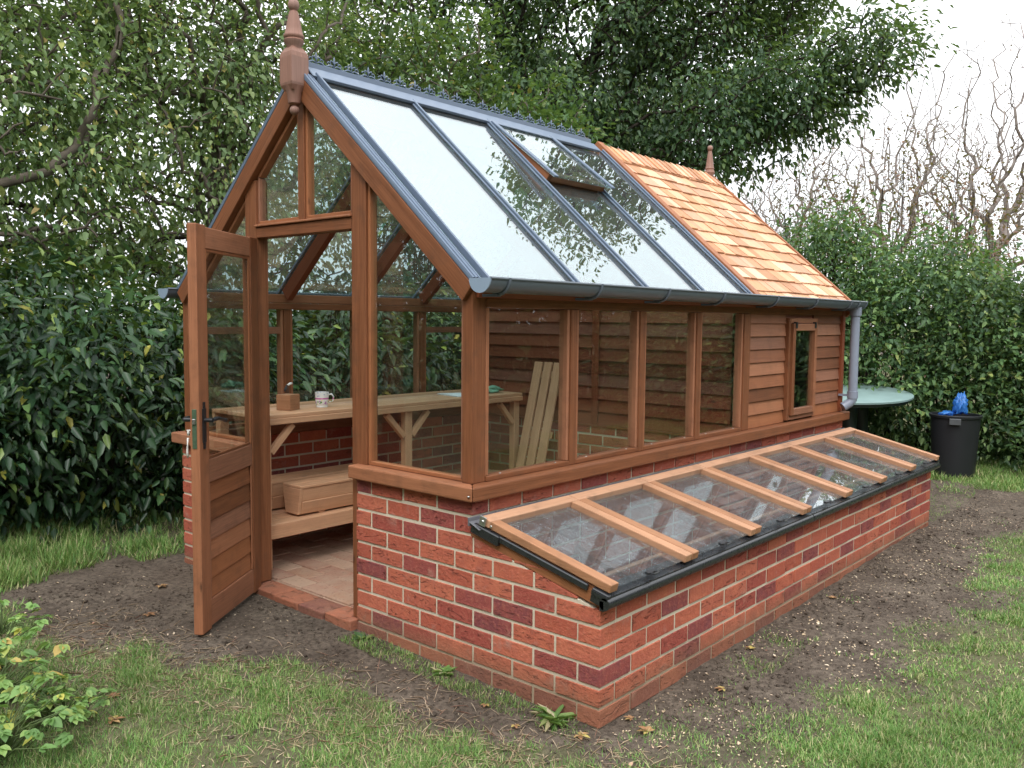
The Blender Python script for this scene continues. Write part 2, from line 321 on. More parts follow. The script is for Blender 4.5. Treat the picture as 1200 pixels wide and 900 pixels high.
# ------------------------------------------------------------------ mesh builder
class MB:
    def __init__(s): s.v = []; s.f = []; s.uv = []; s.mi = []
    def face(s, idx, uvs, mi=0): s.f.append(tuple(idx)); s.uv.extend(uvs); s.mi.append(mi)
    def hexa(s, p, grain=None, mi=0):
        p = [Vector(q) for q in p]; b = len(s.v); s.v += p
        if grain is None:
            es = [(p[1]-p[0]), (p[3]-p[0]), (p[4]-p[0])]; grain = max(es, key=lambda e: e.length)
        g = Vector(grain).normalized(); ou, ov = random.random()*20, random.random()*20
        for q in ((0, 3, 2, 1), (4, 5, 6, 7), (0, 1, 5, 4), (1, 2, 6, 5), (2, 3, 7, 6), (3, 0, 4, 7)):
            a = p[q[0]]; n = (p[q[2]]-a).cross(p[q[3]]-p[q[1]])
            if n.length < 1e-12: n = Vector((0, 0, 1))
            n.normalize()
            if abs(n.dot(g)) > .8:
                t = Vector((1, 0, 0)) if abs(n.x) < .7 else Vector((0, 1, 0)); t = (t-n*t.dot(n)).normalized()
                uvs = [(p[i].dot(t)*.3+ou, p[i].dot(n.cross(t))+ov) for i in q]
            else:
                gg = (g-n*g.dot(n)).normalized(); t = n.cross(gg); uvs = [(p[i].dot(gg)+ou, p[i].dot(t)+ov) for i in q]
            s.face([b+i for i in q], uvs, mi)
        return s
    def box(s, a, b, grain=None, mi=0):
        x0, y0, z0 = [min(i, j) for i, j in zip(a, b)]; x1, y1, z1 = [max(i, j) for i, j in zip(a, b)]
        return s.hexa([(x0, y0, z0), (x1, y0, z0), (x1, y1, z0), (x0, y1, z0), (x0, y0, z1), (x1, y0, z1), (x1, y1, z1), (x0, y1, z1)], grain, mi)
    def beam(s, p0, p1, wd, h, up=(0, 0, 1), mi=0):
        """box from p0 to p1 centred on that line; wd across, h along 'up'"""
        p0 = Vector(p0); p1 = Vector(p1); d = (p1-p0).normalized(); up = Vector(up); sd = d.cross(up).normalized(); up = sd.cross(d)
        a, b = sd*wd/2, up*h/2
        return s.hexa([p0-a-b, p0+a-b, p1+a-b, p1-a-b, p0-a+b, p0+a+b, p1+a+b, p1-a+b], d, mi)
    def tube(s, pts, rad, n=12, mi=0, caps=True):
        pts = [Vector(p) for p in pts]
        if not hasattr(rad, '__len__'): rad = [rad]*len(pts)
        b = len(s.v); prev = None
        for i, p in enumerate(pts):
            d = (pts[min(i+1, len(pts)-1)]-pts[max(i-1, 0)]).normalized()
            if prev is None: t = d.orthogonal().normalized()
            else: t = (prev-d*prev.dot(d)); t = t.normalized() if t.length > 1e-6 else d.orthogonal().normalized()
            prev = t; q = d.cross(t)
            for k in range(n):
                a = 2*math.pi*k/n; s.v.append(p+(t*math.cos(a)+q*math.sin(a))*rad[i])
        for i in range(len(pts)-1):
            for k in range(n):
                k2 = (k+1) % n; ids = [b+i*n+k, b+i*n+k2, b+(i+1)*n+k2, b+(i+1)*n+k]
                s.face(ids, [(i*.1, k/n), (i*.1, (k+1)/n), ((i+1)*.1, (k+1)/n), ((i+1)*.1, k/n)], mi)
        if caps:
            s.face([b+k for k in range(n)][::-1], [(0, 0)]*n, mi); e = b+(len(pts)-1)*n
            s.face([e+k for k in range(n)], [(0, 0)]*n, mi)
        return s
    def lathe(s, c, prof, n=20, mi=0, sq=None):
        """prof: (r, z); closed at both ends"""
        c = Vector(c); b = len(s.v)
        for r, z in prof:
            for k in range(n):
                a = 2*math.pi*(k+.5)/n; s.v.append(c+Vector((r*math.cos(a), r*math.sin(a), z)))
        for i in range(len(prof)-1):
            for k in range(n):
                k2 = (k+1) % n
                s.face([b+i*n+k, b+i*n+k2, b+(i+1)*n+k2, b+(i+1)*n+k], [(prof[i][1], k/n), (prof[i][1], (k+1)/n), (prof[i+1][1], (k+1)/n), (prof[i+1][1], k/n)], mi)
        s.face([b+k for k in range(n)][::-1], [(0, 0)]*n, mi); e = b+(len(prof)-1)*n
        s.face([e+k for k in range(n)], [(0, 0)]*n, mi); return s
    def prism(s, pts, ext, mi=0):
        pts = [Vector(p) for p in pts]; ext = Vector(ext); n = len(pts); b = len(s.v); s.v += pts+[p+ext for p in pts]
        s.face([b+i for i in range(n)][::-1], [(p.x, p.z) for p in pts], mi); s.face([b+n+i for i in range(n)], [(p.x, p.z) for p in pts], mi)
        for i in range(n):
            j = (i+1) % n; s.face([b+i, b+j, b+n+j, b+n+i], [(0, 0), (.1, 0), (.1, .1), (0, .1)], mi)
        return s
    def build(s, name, mats, parent=None, bevel=0, smooth=False, origin=None, seg=1, autosm=False):
        me = bpy.data.meshes.new(name); vs = [tuple(v) for v in s.v]
        if origin is not None: vs = [(x-origin[0], y-origin[1], z-origin[2]) for x, y, z in vs]
        me.from_pydata(vs, [], s.f)
        ul = me.uv_layers.new(name='UVMap'); ul.data.foreach_set('uv', np.array(s.uv, dtype=np.float32).ravel())
        if isinstance(mats, str): mats = [mats]
        for mm in mats: me.materials.append(MATS[mm])
        if len(mats) > 1: me.polygons.foreach_set('material_index', s.mi)
        bm = bmesh.new(); bm.from_mesh(me); bmesh.ops.recalc_face_normals(bm, faces=bm.faces); bm.to_mesh(me); bm.free()
        if smooth: me.polygons.foreach_set('use_smooth', [True]*len(me.polygons))
        me.update()
        if autosm: me.set_sharp_from_angle(angle=R(40))
        o = bpy.data.objects.new(name, me); COL.objects.link(o)
        if origin is not None: o.location = origin
        if parent: 
            o.parent = parent
            if origin is not None: o.location = Vector(origin)-parent.matrix_basis.translation
            elif parent.matrix_basis.translation.length > 0: o.matrix_parent_inverse = parent.matrix_basis.inverted()
        if bevel:
            bv = o.modifiers.new('bevel', 'BEVEL'); bv.width = bevel; bv.segments = seg; bv.limit_method = 'ANGLE'; bv.angle_limit = R(40)
        return o
def tag(o, label=None, cat=None, group=None, kind=None):
    if label: o['label'] = label
    if cat: o['category'] = cat
    if group: o['group'] = group
    if kind: o['kind'] = kind
    return o
def empty(name, loc, label, cat, group=None):
    o = bpy.data.objects.new(name, None); COL.objects.link(o); o.location = loc; o.empty_display_size = .1
    return tag(o, label, cat, group)

# ------------------------------------------------------------------ ground
def gz(x, y):
    x = np.asarray(x, float); y = np.asarray(y, float)
    base = .012*np.clip(x, 0, 6)+.018*np.clip(y, 0, 3.2)
    far = np.hypot(x-1, y-1)
    return base+(fbm(x*1.1, y*1.1, 3)-.5)*.05*np.clip(far/2.5, .25, 2)+(fbm(x*9+5, y*9, 3)-.5)*.018-.008
def green(x, y):
    """0 bare soil .. 1 thick grass"""
    x = np.asarray(x, float); y = np.asarray(y, float)
    n = fbm(x*1.7+3, y*1.7+9, 4)-.5; n2 = fbm(x*6, y*6, 3)-.5
    # left / front: grass beyond a line x < xb(y)
    xb = np.interp(y, [-1, -.2, .4, .9, 1.3, 1.8, 2.2, 3.2, 3.6, 4.2], [-.05, -.22, -.34, -.38, -.48, -.66, -.92, -.95, -.25, .4])
    gl = sm(-.08, .30, xb-x+n*.6+n2*.35)*np.clip(.62+1.3*(n2+.25), .35, 1)
    # right side: grass beyond y < yb(x)
    yb = np.interp(x, [-.4, 0, .6, 1.1, 2.1, 3.5, 4.9, 6.2, 7], [-.15, -.20, -.26, -.33, -.52, -.48, -.60, -.52, 0.3])
    gr = sm(-.08, .40, yb-y+n*.9+n2*.45)
    gr = gr*np.where(x < 2.6, .45+.55*sm(-.35, -1.1, y+n*1.4), 1)*np.clip(.55+1.5*(n2+.3), .3, 1)
    g = np.where((y < 0) & (x > -.15), gr, gl)
    far = sm(6.5, 7.2, x)
    g = np.maximum(g, far*np.where(y < 1, 1, .3))
    g = np.where((x > 4.4) & (y > 0), np.maximum(sm(.3, .0, np.abs(y-.6)-.9)*.15, far*.8), g)
    g = np.where((x > -.2) & (x < 4.5) & (y > 3.3), .5+n, g)
    g = np.maximum(g, sm(5.9, 6.3, x+.25*n)*sm(1.0, .6, y)*.9)
    return np.clip(g, 0, 1)
def axis(lo, hi, step, far):
    a = list(np.arange(lo, hi, step)); s = step
    x = a[-1]
    while x < far: s *= 1.22; x += s; a.append(x)
    s = step; x = a[0]; pre = []
    while x > -far: s *= 1.22; x -= s; pre.append(x)
    return np.array(pre[::-1]+a)
gx = axis(-2.2, 7.6, .03, 260); gy = axis(-2.4, 5.0, .03, 260)
X, Y = np.meshgrid(gx, gy, indexing='ij'); Z = gz(X, Y)
inside = (X > .02) & (X < 4.25) & (Y > .70) & (Y < 3.1); Z = np.where(inside, -.08, Z)
Z = np.where((X > .05) & (X < 4.22) & (Y > .05) & (Y < .72), .10, Z)
nx, ny = X.shape
vs = np.stack([X, Y, Z], -1).reshape(-1, 3)
ii = np.arange(nx*ny).reshape(nx, ny)
fc = np.stack([ii[:-1, :-1], ii[1:, :-1], ii[1:, 1:], ii[:-1, 1:]], -1).reshape(-1, 4)
def np_mesh(name, vs, faces, matname, parent=None, smooth=False):
    me = bpy.data.meshes.new(name); n = len(vs); k = faces.shape[1]; m_ = len(faces)
    me.vertices.add(n); me.vertices.foreach_set('co', np.ascontiguousarray(vs, dtype=np.float32).ravel())
    me.loops.add(m_*k); me.loops.foreach_set('vertex_index', np.ascontiguousarray(faces, dtype=np.int32).ravel())
    me.polygons.add(m_); me.polygons.foreach_set('loop_start', np.arange(0, m_*k, k, dtype=np.int32))
    try: me.polygons.foreach_set('loop_total', np.full(m_, k, dtype=np.int32))
    except Exception: pass
    if smooth: me.polygons.foreach_set('use_smooth', np.ones(m_, dtype=bool))
    me.materials.append(MATS[matname]); me.update(calc_edges=True)
    o = bpy.data.objects.new(name, me); COL.objects.link(o)
    if parent:
        o.parent = parent; o.matrix_parent_inverse = parent.matrix_basis.inverted()
    return o
go = np_mesh('ground', vs, fc, 'ground', smooth=True); tag(go, kind='structure')
at = go.data.attributes.new('green', 'FLOAT', 'POINT'); at.data.foreach_set('value', green(X, Y).ravel().astype(np.float32))

# ------------------------------------------------------------------ leaves
def rand_unit(n):
    a = rng.normal(size=(n, 3)); return a/np.linalg.norm(a, axis=1, keepdims=True)
def leaves(c, d, nrm, L, W, fold=.25, bend=.15):
    """c base points, d tip direction, nrm approx normal; returns verts, faces (2 quads per leaf)"""
    n = len(c); d = d/np.linalg.norm(d, axis=1, keepdims=True)
    s = np.cross(d, nrm); s /= np.linalg.norm(s, axis=1, keepdims=True)+1e-9; u = np.cross(s, d)
    L = L[:, None]; W = W[:, None]
    tip = c+d*L-u*L*bend
    a1 = c+d*L*.33; a2 = c+d*L*.68-u*L*bend*.4
    r1 = a1+s*W*.5+u*W*fold; r2 = a2+s*W*.40+u*W*fold*.6; l1 = a1-s*W*.5+u*W*fold; l2 = a2-s*W*.40+u*W*fold*.6
    v = np.stack([c, r1, r2, tip, l2, l1], 1).reshape(-1, 3); b = (np.arange(n)*6)[:, None]
    f1 = b+np.array([[0, 1, 2, 3]]); f2 = b+np.array([[0, 3, 4, 5]])
    return v, np.stack([f1, f2], 1).reshape(-1, 4)
def leaf_cloud(centers, per, spread, L, ar, droop=.5, outward=None, lv=.5, fold=.25, bend=.2):
    n = len(centers)*per
    c0 = np.repeat(centers, per, 0); off = rng.normal(size=(n, 3))*spread*np.array([1, 1, .8]); c = c0+off
    d = off/(np.linalg.norm(off, axis=1, keepdims=True)+1e-9)+rand_unit(n)*.7
    if outward is not None: d = d+np.repeat(outward, per, 0)*.7
    d[:, 2] -= droop
    nr = rand_unit(n)*.65+np.array([0, 0, 1.])
    if outward is not None: nr = nr+np.repeat(outward, per, 0)*.4
    LL = L*(1+rng.uniform(-lv, lv, n))
    return leaves(c, d, nr, LL, LL*ar, fold, bend)

# ------------------------------------------------------------------ trees by greedy branching
def skeleton(trunk, attract, r0, twig=.006, jit=.08, power=2.3, pts_per=3, pen=.22, arch=.08):
    """trunk: list of points; attract: Nx3. returns polylines [(pts, radii)]"""
    nodes = [np.array(p, float) for p in trunk]; par = [-1]+list(range(len(trunk)-1))
    base = nodes[-1]
    order = np.argsort(np.linalg.norm(attract-np.mean(nodes[len(nodes)//2:], axis=0), axis=1))
    N = np.zeros((len(trunk)+len(attract)*pts_per+5, 3)); N[:len(nodes)] = nodes; cnt = len(nodes); start = max(1, len(trunk)//3)
    pd = np.zeros(len(N)); 
    for i in range(1, cnt): pd[i] = pd[i-1]+np.linalg.norm(N[i]-N[i-1])
    for k in order:
        a = attract[k]; dv = a-N[start:cnt]; ds = np.linalg.norm(dv, axis=1)
        cost = ds+pen*pd[start:cnt]+np.maximum(0, -dv[:, 2])*.7
        j = int(np.argmin(cost))+start; p = N[j]; d = a-p; L = np.linalg.norm(d)
        prev = j
        for q in range(1, pts_per+1):
            t = q/pts_per; pt = p+d*t+(rng.normal(size=3)*jit*L*.35 if q < pts_per else 0); pt[2] += math.sin(t*math.pi)*L*arch
            N[cnt] = pt; par.append(prev); pd[cnt] = pd[prev]+L/pts_per; prev = cnt; cnt += 1
    w_ = np.zeros(cnt); ch = [[] for _ in range(cnt)]
    for i in range(cnt):
        if par[i] >= 0: ch[par[i]].append(i)
    for i in range(cnt-1, -1, -1): w_[i] = twig**power if not ch[i] else sum(w_[c] for c in ch[i])
    rad = w_**(1/power); sc = r0/rad[0]; rad = np.maximum(rad*(1+(sc-1)*np.clip(rad/rad[0], 0, 1)**.5), twig*.6)
    lines = []
    st = [(0, None)]
    while st:
        i, pr = st.pop(); line = [pr, i] if pr is not None else [i]
        while ch[i]:
            cs = sorted(ch[i], key=lambda c: -w_[c]); nx_ = cs[0]
            for c in cs[1:]: st.append((c, i))
            line.append(nx_); i = nx_
        rs = [rad[j] for j in line]
        if pr is not None: rs[0] = min(rs[0], rs[1]*1.15)
        lines.append((N[line], rs))
    return lines
def tubes_np(lines, nsides=5):
    vs, fs = [], []; b = 0
    ang = np.arange(nsides)*2*math.pi/nsides
    for pts, rs in lines:
        n = len(pts)
        if n < 2: continue
        t = np.gradient(pts, axis=0); t /= np.linalg.norm(t, axis=1, keepdims=True)+1e-9
        ref = np.array([.3, .2, .93]) if abs(t[0][2]) < .8 else np.array([1., .1, 0])
        a = np.cross(t, ref); a /= np.linalg.norm(a, axis=1, keepdims=True)+1e-9; q = np.cross(t, a)
        ring = pts[:, None]+(a[:, None]*np.cos(ang)[None, :, None]+q[:, None]*np.sin(ang)[None, :, None])*np.array(rs)[:, None, None]
        vs.append(ring.reshape(-1, 3)); I = b+np.arange(n*nsides).reshape(n, nsides); J = np.roll(I, -1, 1)
        fs.append(np.stack([I[:-1], J[:-1], J[1:], I[1:]], -1).reshape(-1, 4)); b += n*nsides
    return np.concatenate(vs), np.concatenate(fs)
def crown_points(lobes, n, shell=.55):
    """lobes: (cx,cy,cz,rx,ry,rz,weight)"""
    ws = np.array([l[6] for l in lobes]); ws = ws/ws.sum(); out_ = []
    for l, k in zip(lobes, rng.multinomial(n, ws)):
        u = rand_unit(k)*(shell+(1-shell)*rng.random((k, 1))**.6); u *= (1+.18*np.sin(u[:, :1]*7+l[0])+.12*np.sin(u[:, 2:3]*11))
        out_.append(np.array(l[:3])+u*np.array(l[3:6]))
    return np.concatenate(out_)
def tree(name, label, trunk, r0, lobes, n_at, per, spread, L, ar, leafm, barkm, cat='tree', group=None, droop=.5, twig=.006, shell=.45, cut=None, jit=.1, pen=.22, arch=.08, power=2.3):
    at_ = crown_points(lobes, n_at, shell)
    if cut is not None: at_ = at_[cut(at_)]
    root = empty(name, tuple(trunk[0]), label, cat, group); bpy.context.view_layer.update()
    v, f_ = tubes_np(skeleton(trunk, at_, r0, twig, jit, power, 3, pen, arch), 6)
    np_mesh('trunk', v, f_, barkm, root, True)
    if per:
        cen = np.mean(at_, axis=0); ow = at_-cen; ow /= np.linalg.norm(ow, axis=1, keepdims=True)
        v, f_ = leaf_cloud(at_, per, spread, L, ar, droop, ow); np_mesh('crown', v, f_, leafm, root)
    return root
def hedge_clumps(c, ow, sub, spread):
    k = np.repeat(np.arange(len(c)), sub); return c[k]+rng.normal(size=(len(k), 3))*spread, ow[k]
def hedge(name, label, path, h, thick, n_cl, per, spread, L, ar, leafm, cat='hedge', droop=.8, group=None, zfun=None, top_var=.25, stems=True, foot=.0):
    """hedge along a path of (x,y); leaf clumps fill a volume round it, denser at the skin"""
    P = np.array(path, float); seg = np.linalg.norm(np.diff(P, axis=0), axis=1); cum = np.concatenate([[0], np.cumsum(seg)])
    t = rng.random(n_cl)*cum[-1]; x = np.interp(t, cum, P[:, 0]); y = np.interp(t, cum, P[:, 1])
    k = np.clip(np.searchsorted(cum, t)-1, 0, len(seg)-1); dr = (P[k+1]-P[k])/seg[k][:, None]; nrm = np.stack([-dr[:, 1], dr[:, 0]], 1)
    hh = h*(1+top_var*(fbm(t*.9+3, t*0+1, 3)-.5)*2)
    z = foot+(hh-foot)*rng.random(n_cl)**.85
    bulge = thick*(.62+.38*np.sin(np.clip(z/hh, 0, 1)*math.pi*.9+.25))*(1+.5*(fbm(t*1.5, z*1.7, 3)-.5)*2)
    side = rng.choice([-1, 1], n_cl, p=[.5, .5]); s = side*(1-.75*rng.random(n_cl)**2.2); off = s*bulge
    off = np.where(z > hh*.88, off*.7, off)
    off = off+rng.normal(size=n_cl)*.12; z = z+(rng.random(n_cl) < .05)*(z > hh*.8)*rng.random(n_cl)*.4
    c = np.stack([x+nrm[:, 0]*off, y+nrm[:, 1]*off, z], 1); ow = np.stack([nrm[:, 0]*s, nrm[:, 1]*s, .35+0*z], 1)
    root = empty(name, (P[0][0], P[0][1], 0), label, cat, group); bpy.context.view_layer.update()
    v, f_ = leaf_cloud(c, per, spread, L, ar, droop, ow); np_mesh('foliage', v, f_, leafm, root)
    if stems:
        ls = []
        for q in np.arange(0, cum[-1], .35):
            bx = np.interp(q, cum, P[:, 0]); by = np.interp(q, cum, P[:, 1])
            for _ in range(3):
                e = c[rng.integers(0, n_cl)]; near = c[np.argsort(np.hypot(c[:, 0]-bx, c[:, 1]-by)+rng.random(n_cl)*.8)[:3]]
                for e in near:
                    b0 = np.array([bx+rng.normal()*.1, by+rng.normal()*.1, -.05]); m1 = b0*.5+e*.5+rng.normal(size=3)*.08
                    ls.append((np.array([b0, m1, e]), [.018, .012, .005]))
        v, f_ = tubes_np(ls, 5); np_mesh('stems', v, f_, 'bark_dark', root, True)
    return root

# ================================================================== GREENHOUSE
CH = .08                                     # brick course
def JZ(k): return .064+CH*(k-1)              # mortar joint under course k
LX = 4.275; YW = .675; YL = 3.14; YR = 1.9075; RT = .1025
YD0, YD1 = 1.4625, 2.3525                    # doorway in the brick base
gh = empty('greenhouse', (2.1, 1.6, 0), 'cedar greenhouse on red brick base with shingled shed end, open door and cold frames', 'greenhouse')
T_CF = lambda y: .452+.255*y                 # top of the cold frame end walls
bk = MB()
def bricks(axis_, fixed, a0, a1, k, topf=None, half=False):
    """one course of stretchers; axis_ 'x' or 'y' runs along, fixed = low coordinate of the thickness"""
    z0, z1 = JZ(k)+.0075, JZ(k)+CH-.0065
    q = a0; first = half
    while q < a1-.02:
        e = min(q+(.1025 if first else .215), a1); first = False
        if a1-e < .04: e = a1
        e -= (.0035 if e < a1 else 0)
        za, zb = z1, z1
        if topf: za, zb = min(z1, topf(q)), min(z1, topf(e))
        if max(za, zb) > z0+.008:
            za, zb = max(za, z0+.004), max(zb, z0+.004)
            j = lambda: random.uniform(-.0022, .0022)
            t0, t1 = fixed+j(), fixed+RT+j(); zz = z0+j()*.8; za += j()*.6; zb += j()*.6
            if axis_ == 'x': p = [(q, t0, zz), (e, t0, zz), (e, t1, zz), (q, t1, zz), (q, t0, za), (e, t0, zb), (e, t1, zb), (q, t1, za)]
            else: p = [(t0, e, zz), (t0, q, zz), (t1, q, zz), (t1, e, zz), (t0, e, zb), (t0, q, za), (t1, q, za), (t1, e, zb)]
            bk.hexa(p, None, 0)
        q = e+(.010 if e >= a1 else .0135)
LE = 4.265; YDE = 1.4525; CC = .1125
for k in range(-2, 10):
    ev = (k % 2 == 0)
    for fx in (0, LE-RT):                                        # front and far end walls
        if k <= 6: bricks('y', fx, CC if ev else 0, YDE if fx == 0 else 3.02, k, (lambda y: T_CF(y) if y < .67 else 9))
        elif k == 7: bricks('y', fx, 0, .665, k, T_CF); bricks('y', fx, YW, YDE if fx == 0 else 3.02, k)
        else: bricks('y', fx, .7875 if ev else YW, YDE if fx == 0 else 3.02, k)
    if k <= 5: bricks('x', 0, 0 if ev else CC, LE if ev else LE-CC, k)      # cold frame long wall
    bricks('x', YW, (0 if (ev and k >= 8) else CC), LE if k >= 8 and ev else LE-CC, k)   # side wall of the house
    bricks('x', YL-RT, 0 if ev else CC, LE, k)                   # far side wall
    bricks('y', 0, 2.3625, YL if not ev else YL-CC, k, None, not ev)
    bricks('y', 2.55, YW+CC, YL-CC, k, None, ev)                 # dwarf wall under the partition
g = .0045
def mort(a, b): bk.box(a, b, None, 1)
mort((g, YW+g, -.15), (RT-g, YDE-g, .77)); mort((LE-RT+g, YW+g, -.15), (LE-g, YL-RT, .77))
for x0 in (g, LE-RT+g):
    x1 = x0+RT-2*g
    bk.hexa([(x0, g, -.15), (x1, g, -.15), (x1, YW+g-.001, -.15), (x0, YW+g-.001, -.15), (x0, g, T_CF(0)-.006), (x1, g, T_CF(0)-.006), (x1, YW+g-.001, T_CF(YW)-.006), (x0, YW+g-.001, T_CF(YW)-.006)], None, 1)
mort((RT-g+.001, g, -.15), (LE-RT+g-.001, RT-g, .455)); mort((RT-g+.001, YW+g, -.15), (LE-RT+g-.001, YW+RT-g, .77))
mort((g, YL-RT+g, -.15), (LE-g, YL-g, .77)); mort((g, 2.3625+g, -.15), (RT-g, YL-RT+g-.001, .77)); mort((2.55+g, YW+RT-g+.001, -.15), (2.55+RT-g, YL-RT+g-.001, .765))
bk.build('brick_wall', ['brick', 'mortar'], gh, bevel=.0035, seg=2)

# door step and brick floor
st = MB()
y = YDE+.005
while y < 2.36:
    st.box((-.045+random.uniform(-.006, .006), y, -.06), (.10, min(y+.205, 2.36), .066+random.uniform(-.004, .004))); y += .214
stp = st.build('door_step', 'brick', gh, bevel=.006, seg=2)
fb = MB()
for ix in range(0, 19):
    for iy in range(0, 12):
        x0 = .115+ix*.128; y0 = .80+iy*.215-(ix % 2)*.1
        if x0+.12 > 2.545: continue
        y1 = min(y0+.208, 3.03); y0 = max(y0, .785)
        fb.box((x0, y0, -.02), (x0+.122, y1, .068+random.uniform(-.003, .003)))
fb.box((.11, .785, -.05), (2.545, 3.03, .060))
fl = fb.build('floor', 'floor_brick', None, bevel=.004); tag(fl, kind='structure')

# ---- sill (mitred boards on the brickwork)
S0, S1 = .778, .842
sl_ = MB()
def sill(pa, pb, pc, pd):   # plan quad
    sl_.hexa([(*p, S0) for p in (pa, pb, pc, pd)]+[(*p, S1) for p in (pa, pb, pc, pd)], Vector((*pb, 0))-Vector((*pa, 0)))
o_, i_ = -.045, .10
sill((o_, YW-.045), (LE+.035, YW-.045), (LE+.035, YW+i_), (i_, YW+i_))
sill((o_, YDE+.012), (o_, YW-.045+.0015), (i_, YW+i_+.0015), (i_, YDE+.012))
sill((o_, YL+.05), (o_, 2.36), (i_, 2.36), (i_, YL-i_+.0015))
sill((i_, YL-i_), (LE+.035, YL-i_), (LE+.035, YL+.05), (o_, YL+.05-.0015))
sl_.build('sill', 'cedar', gh, bevel=.007, seg=2)

# ---- roof geometry
SL = .885; ZE = 1.72; YE = .70
def zt(y, off=0):            # rafter top line; off is a perpendicular offset
    yy = y if y <= YR else 2*YR-y
    return ZE+SL*(yy-YE)+off*math.sqrt(1+SL*SL)
NR = Vector((0, -SL, 1)).normalized(); DR = Vector((0, 1, SL)).normalized(); NL = Vector((0, SL, 1)).normalized(); DL = Vector((0, -1, SL)).normalized()
def RP(x, y, off, left=False):   # point on the roof: plan y, perpendicular offset
    yy = y if not left else 2*YR-y
    n = NL if left else NR
    return Vector((x, yy, ZE+SL*(y-YE)))+n*off
XB = [.035, .715, 1.326, 1.937, 2.55]
YEV = .665
# ---- wall frame: posts
XF0, XF1 = .012, .085
YF0, YF1 = .690, .760          # right wall frame depth
YG0, YG1 = 2*YR-YF1, 2*YR-YF0  # left wall
ZP = 1.60
for (y0, y1) in ((YF0, YF1-.01), (YG0+.01, YG1)): MB().box((XF0, y0, S1), (XF1+.01, y1, 1.70), (0, 0, 1)).build('corner_post', 'cedar', gh, bevel=.004, seg=2)
for (y0, y1) in ((1.392, 1.500), (2*YR-1.500, 2*YR-1.392)):
    p = MB(); p.box((XF0, y0, S1 if 0 else .07), (XF1, y1, zt(y0 if y0 < YR else y1, -.035)), (0, 0, 1))
    p.build('gable_stud', 'cedar', gh, bevel=.004, seg=2)
p = MB(); p.box((XF0-.002, 1.502, 1.975), (XF1-.002, 2*YR-1.502, 2.032), (0, 1, 0)); p.box((XF0-.014, 1.495, 2.034), (XF1-.02, 2*YR-1.495, 2.046), (0, 1, 0))
p.build('door_head', 'cedar', gh, bevel=.004, seg=2)
p = MB(); p.box((XF0+.002, YR-.028, 2.047), (XF1-.01, YR+.022, 2.70), (0, 0, 1)); p.build('gable_mullion', 'cedar', gh, bevel=.004, seg=2)
# gable rafters (barge boards)
def rafter(x0, x1, yb, yt, o0, o1, m_, name, left=False, bevel=.004):
    p = MB(); q = []
    for o in (o0, o1):
        q += [RP(x0, yb, o, left), RP(x1, yb, o, left), RP(x1, yt-(SL*0), o, left), RP(x0, yt, o, left)]
    # plumb-cut at the ridge
    for i in (2, 3, 6, 7):
        n = NR; off = o0 if i < 4 else o1
        dy = off*(SL/math.sqrt(1+SL*SL)); d = Vector((0, 1, SL)) if not left else Vector((0, -1, SL)); q[i] = q[i]+d*dy
    p.hexa(q, DR if not left else DL)
    return p.build(name, m_, gh, bevel=bevel, seg=2)
for lf in (False, True):
    rafter(-.012, .052, YEV+.005, YR, -.092, 0, 'cedar', 'barge_board', lf)
    vf = rafter(-.012, .040, YEV+.02, YR-.04, .002, .020, 'grey_metal', 'verge_flashing', lf, .004)
    for xq, rq in ((-.006, .006), (.014, .008), (.034, .005)):
        q = MB(); q.tube([RP(xq, YEV+.018, .021, lf), RP(xq, YR-.045, .021, lf)], rq, 8); q.build('rib', 'grey_metal', vf, smooth=True, autosm=True)
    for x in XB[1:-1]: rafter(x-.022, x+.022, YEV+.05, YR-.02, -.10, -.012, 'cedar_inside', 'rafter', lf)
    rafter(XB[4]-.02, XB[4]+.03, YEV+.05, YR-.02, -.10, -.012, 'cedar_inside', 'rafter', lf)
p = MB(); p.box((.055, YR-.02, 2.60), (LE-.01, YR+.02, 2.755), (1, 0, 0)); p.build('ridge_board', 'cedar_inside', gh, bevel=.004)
# eaves plates
for (y0, y1) in ((YF0-.004, YF1), (YG0, YG1+.004)):
    p = MB(); p.box((XF1+.012, y0, 1.600), (LE-.002, y1, 1.642), (1, 0, 0)); p.box((XF1+.012, y0+.014, 1.6435), (LE-.002, y1-.014, 1.70), (1, 0, 0)); p.build('eaves_plate', 'cedar', gh, bevel=.004, seg=2)
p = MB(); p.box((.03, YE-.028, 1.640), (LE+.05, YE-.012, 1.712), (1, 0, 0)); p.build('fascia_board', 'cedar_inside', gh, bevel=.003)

# ---- side windows: frame, pane
def side_window(x0, x1, right=True, transom=False):
    yo = YF0 if right else YG1
    s = 1 if right else -1
    yb = lambda d: yo+s*d
    f_ = MB(); w_ = .020
    f_.box((x0, yb(-.006), S1+.001), (x1, yb(.05), S1+.024), (1, 0, 0))
    f_.box((x0, yb(.0), S1+.025), (x0+w_, yb(.05), 1.598), (0, 0, 1)); f_.box((x1-w_, yb(.0), S1+.025), (x1, yb(.05), 1.598), (0, 0, 1))
    if transom: f_.box((x0+w_+.001, yb(.002), 1.44), (x1-w_-.001, yb(.05), 1.485), (1, 0, 0))
    o = f_.build('window', 'cedar', gh, bevel=.003, seg=2)
    q = MB(); q.box((x0+w_-.004, yb(.022), S1+.020), (x1-w_+.004, yb(.026), 1.602)); q.build('pane', 'window_glass', o)
mull = [.097, .690, 1.300, 1.912, 2.53]
edges = [(.097, .690), (.743, 1.300), (1.353, 1.912), (1.965, 2.520)]
for x0, x1 in edges: side_window(x0, x1, True); side_window(x0, x1, False, transom=(x0 < .2 or x0 > 1.9))
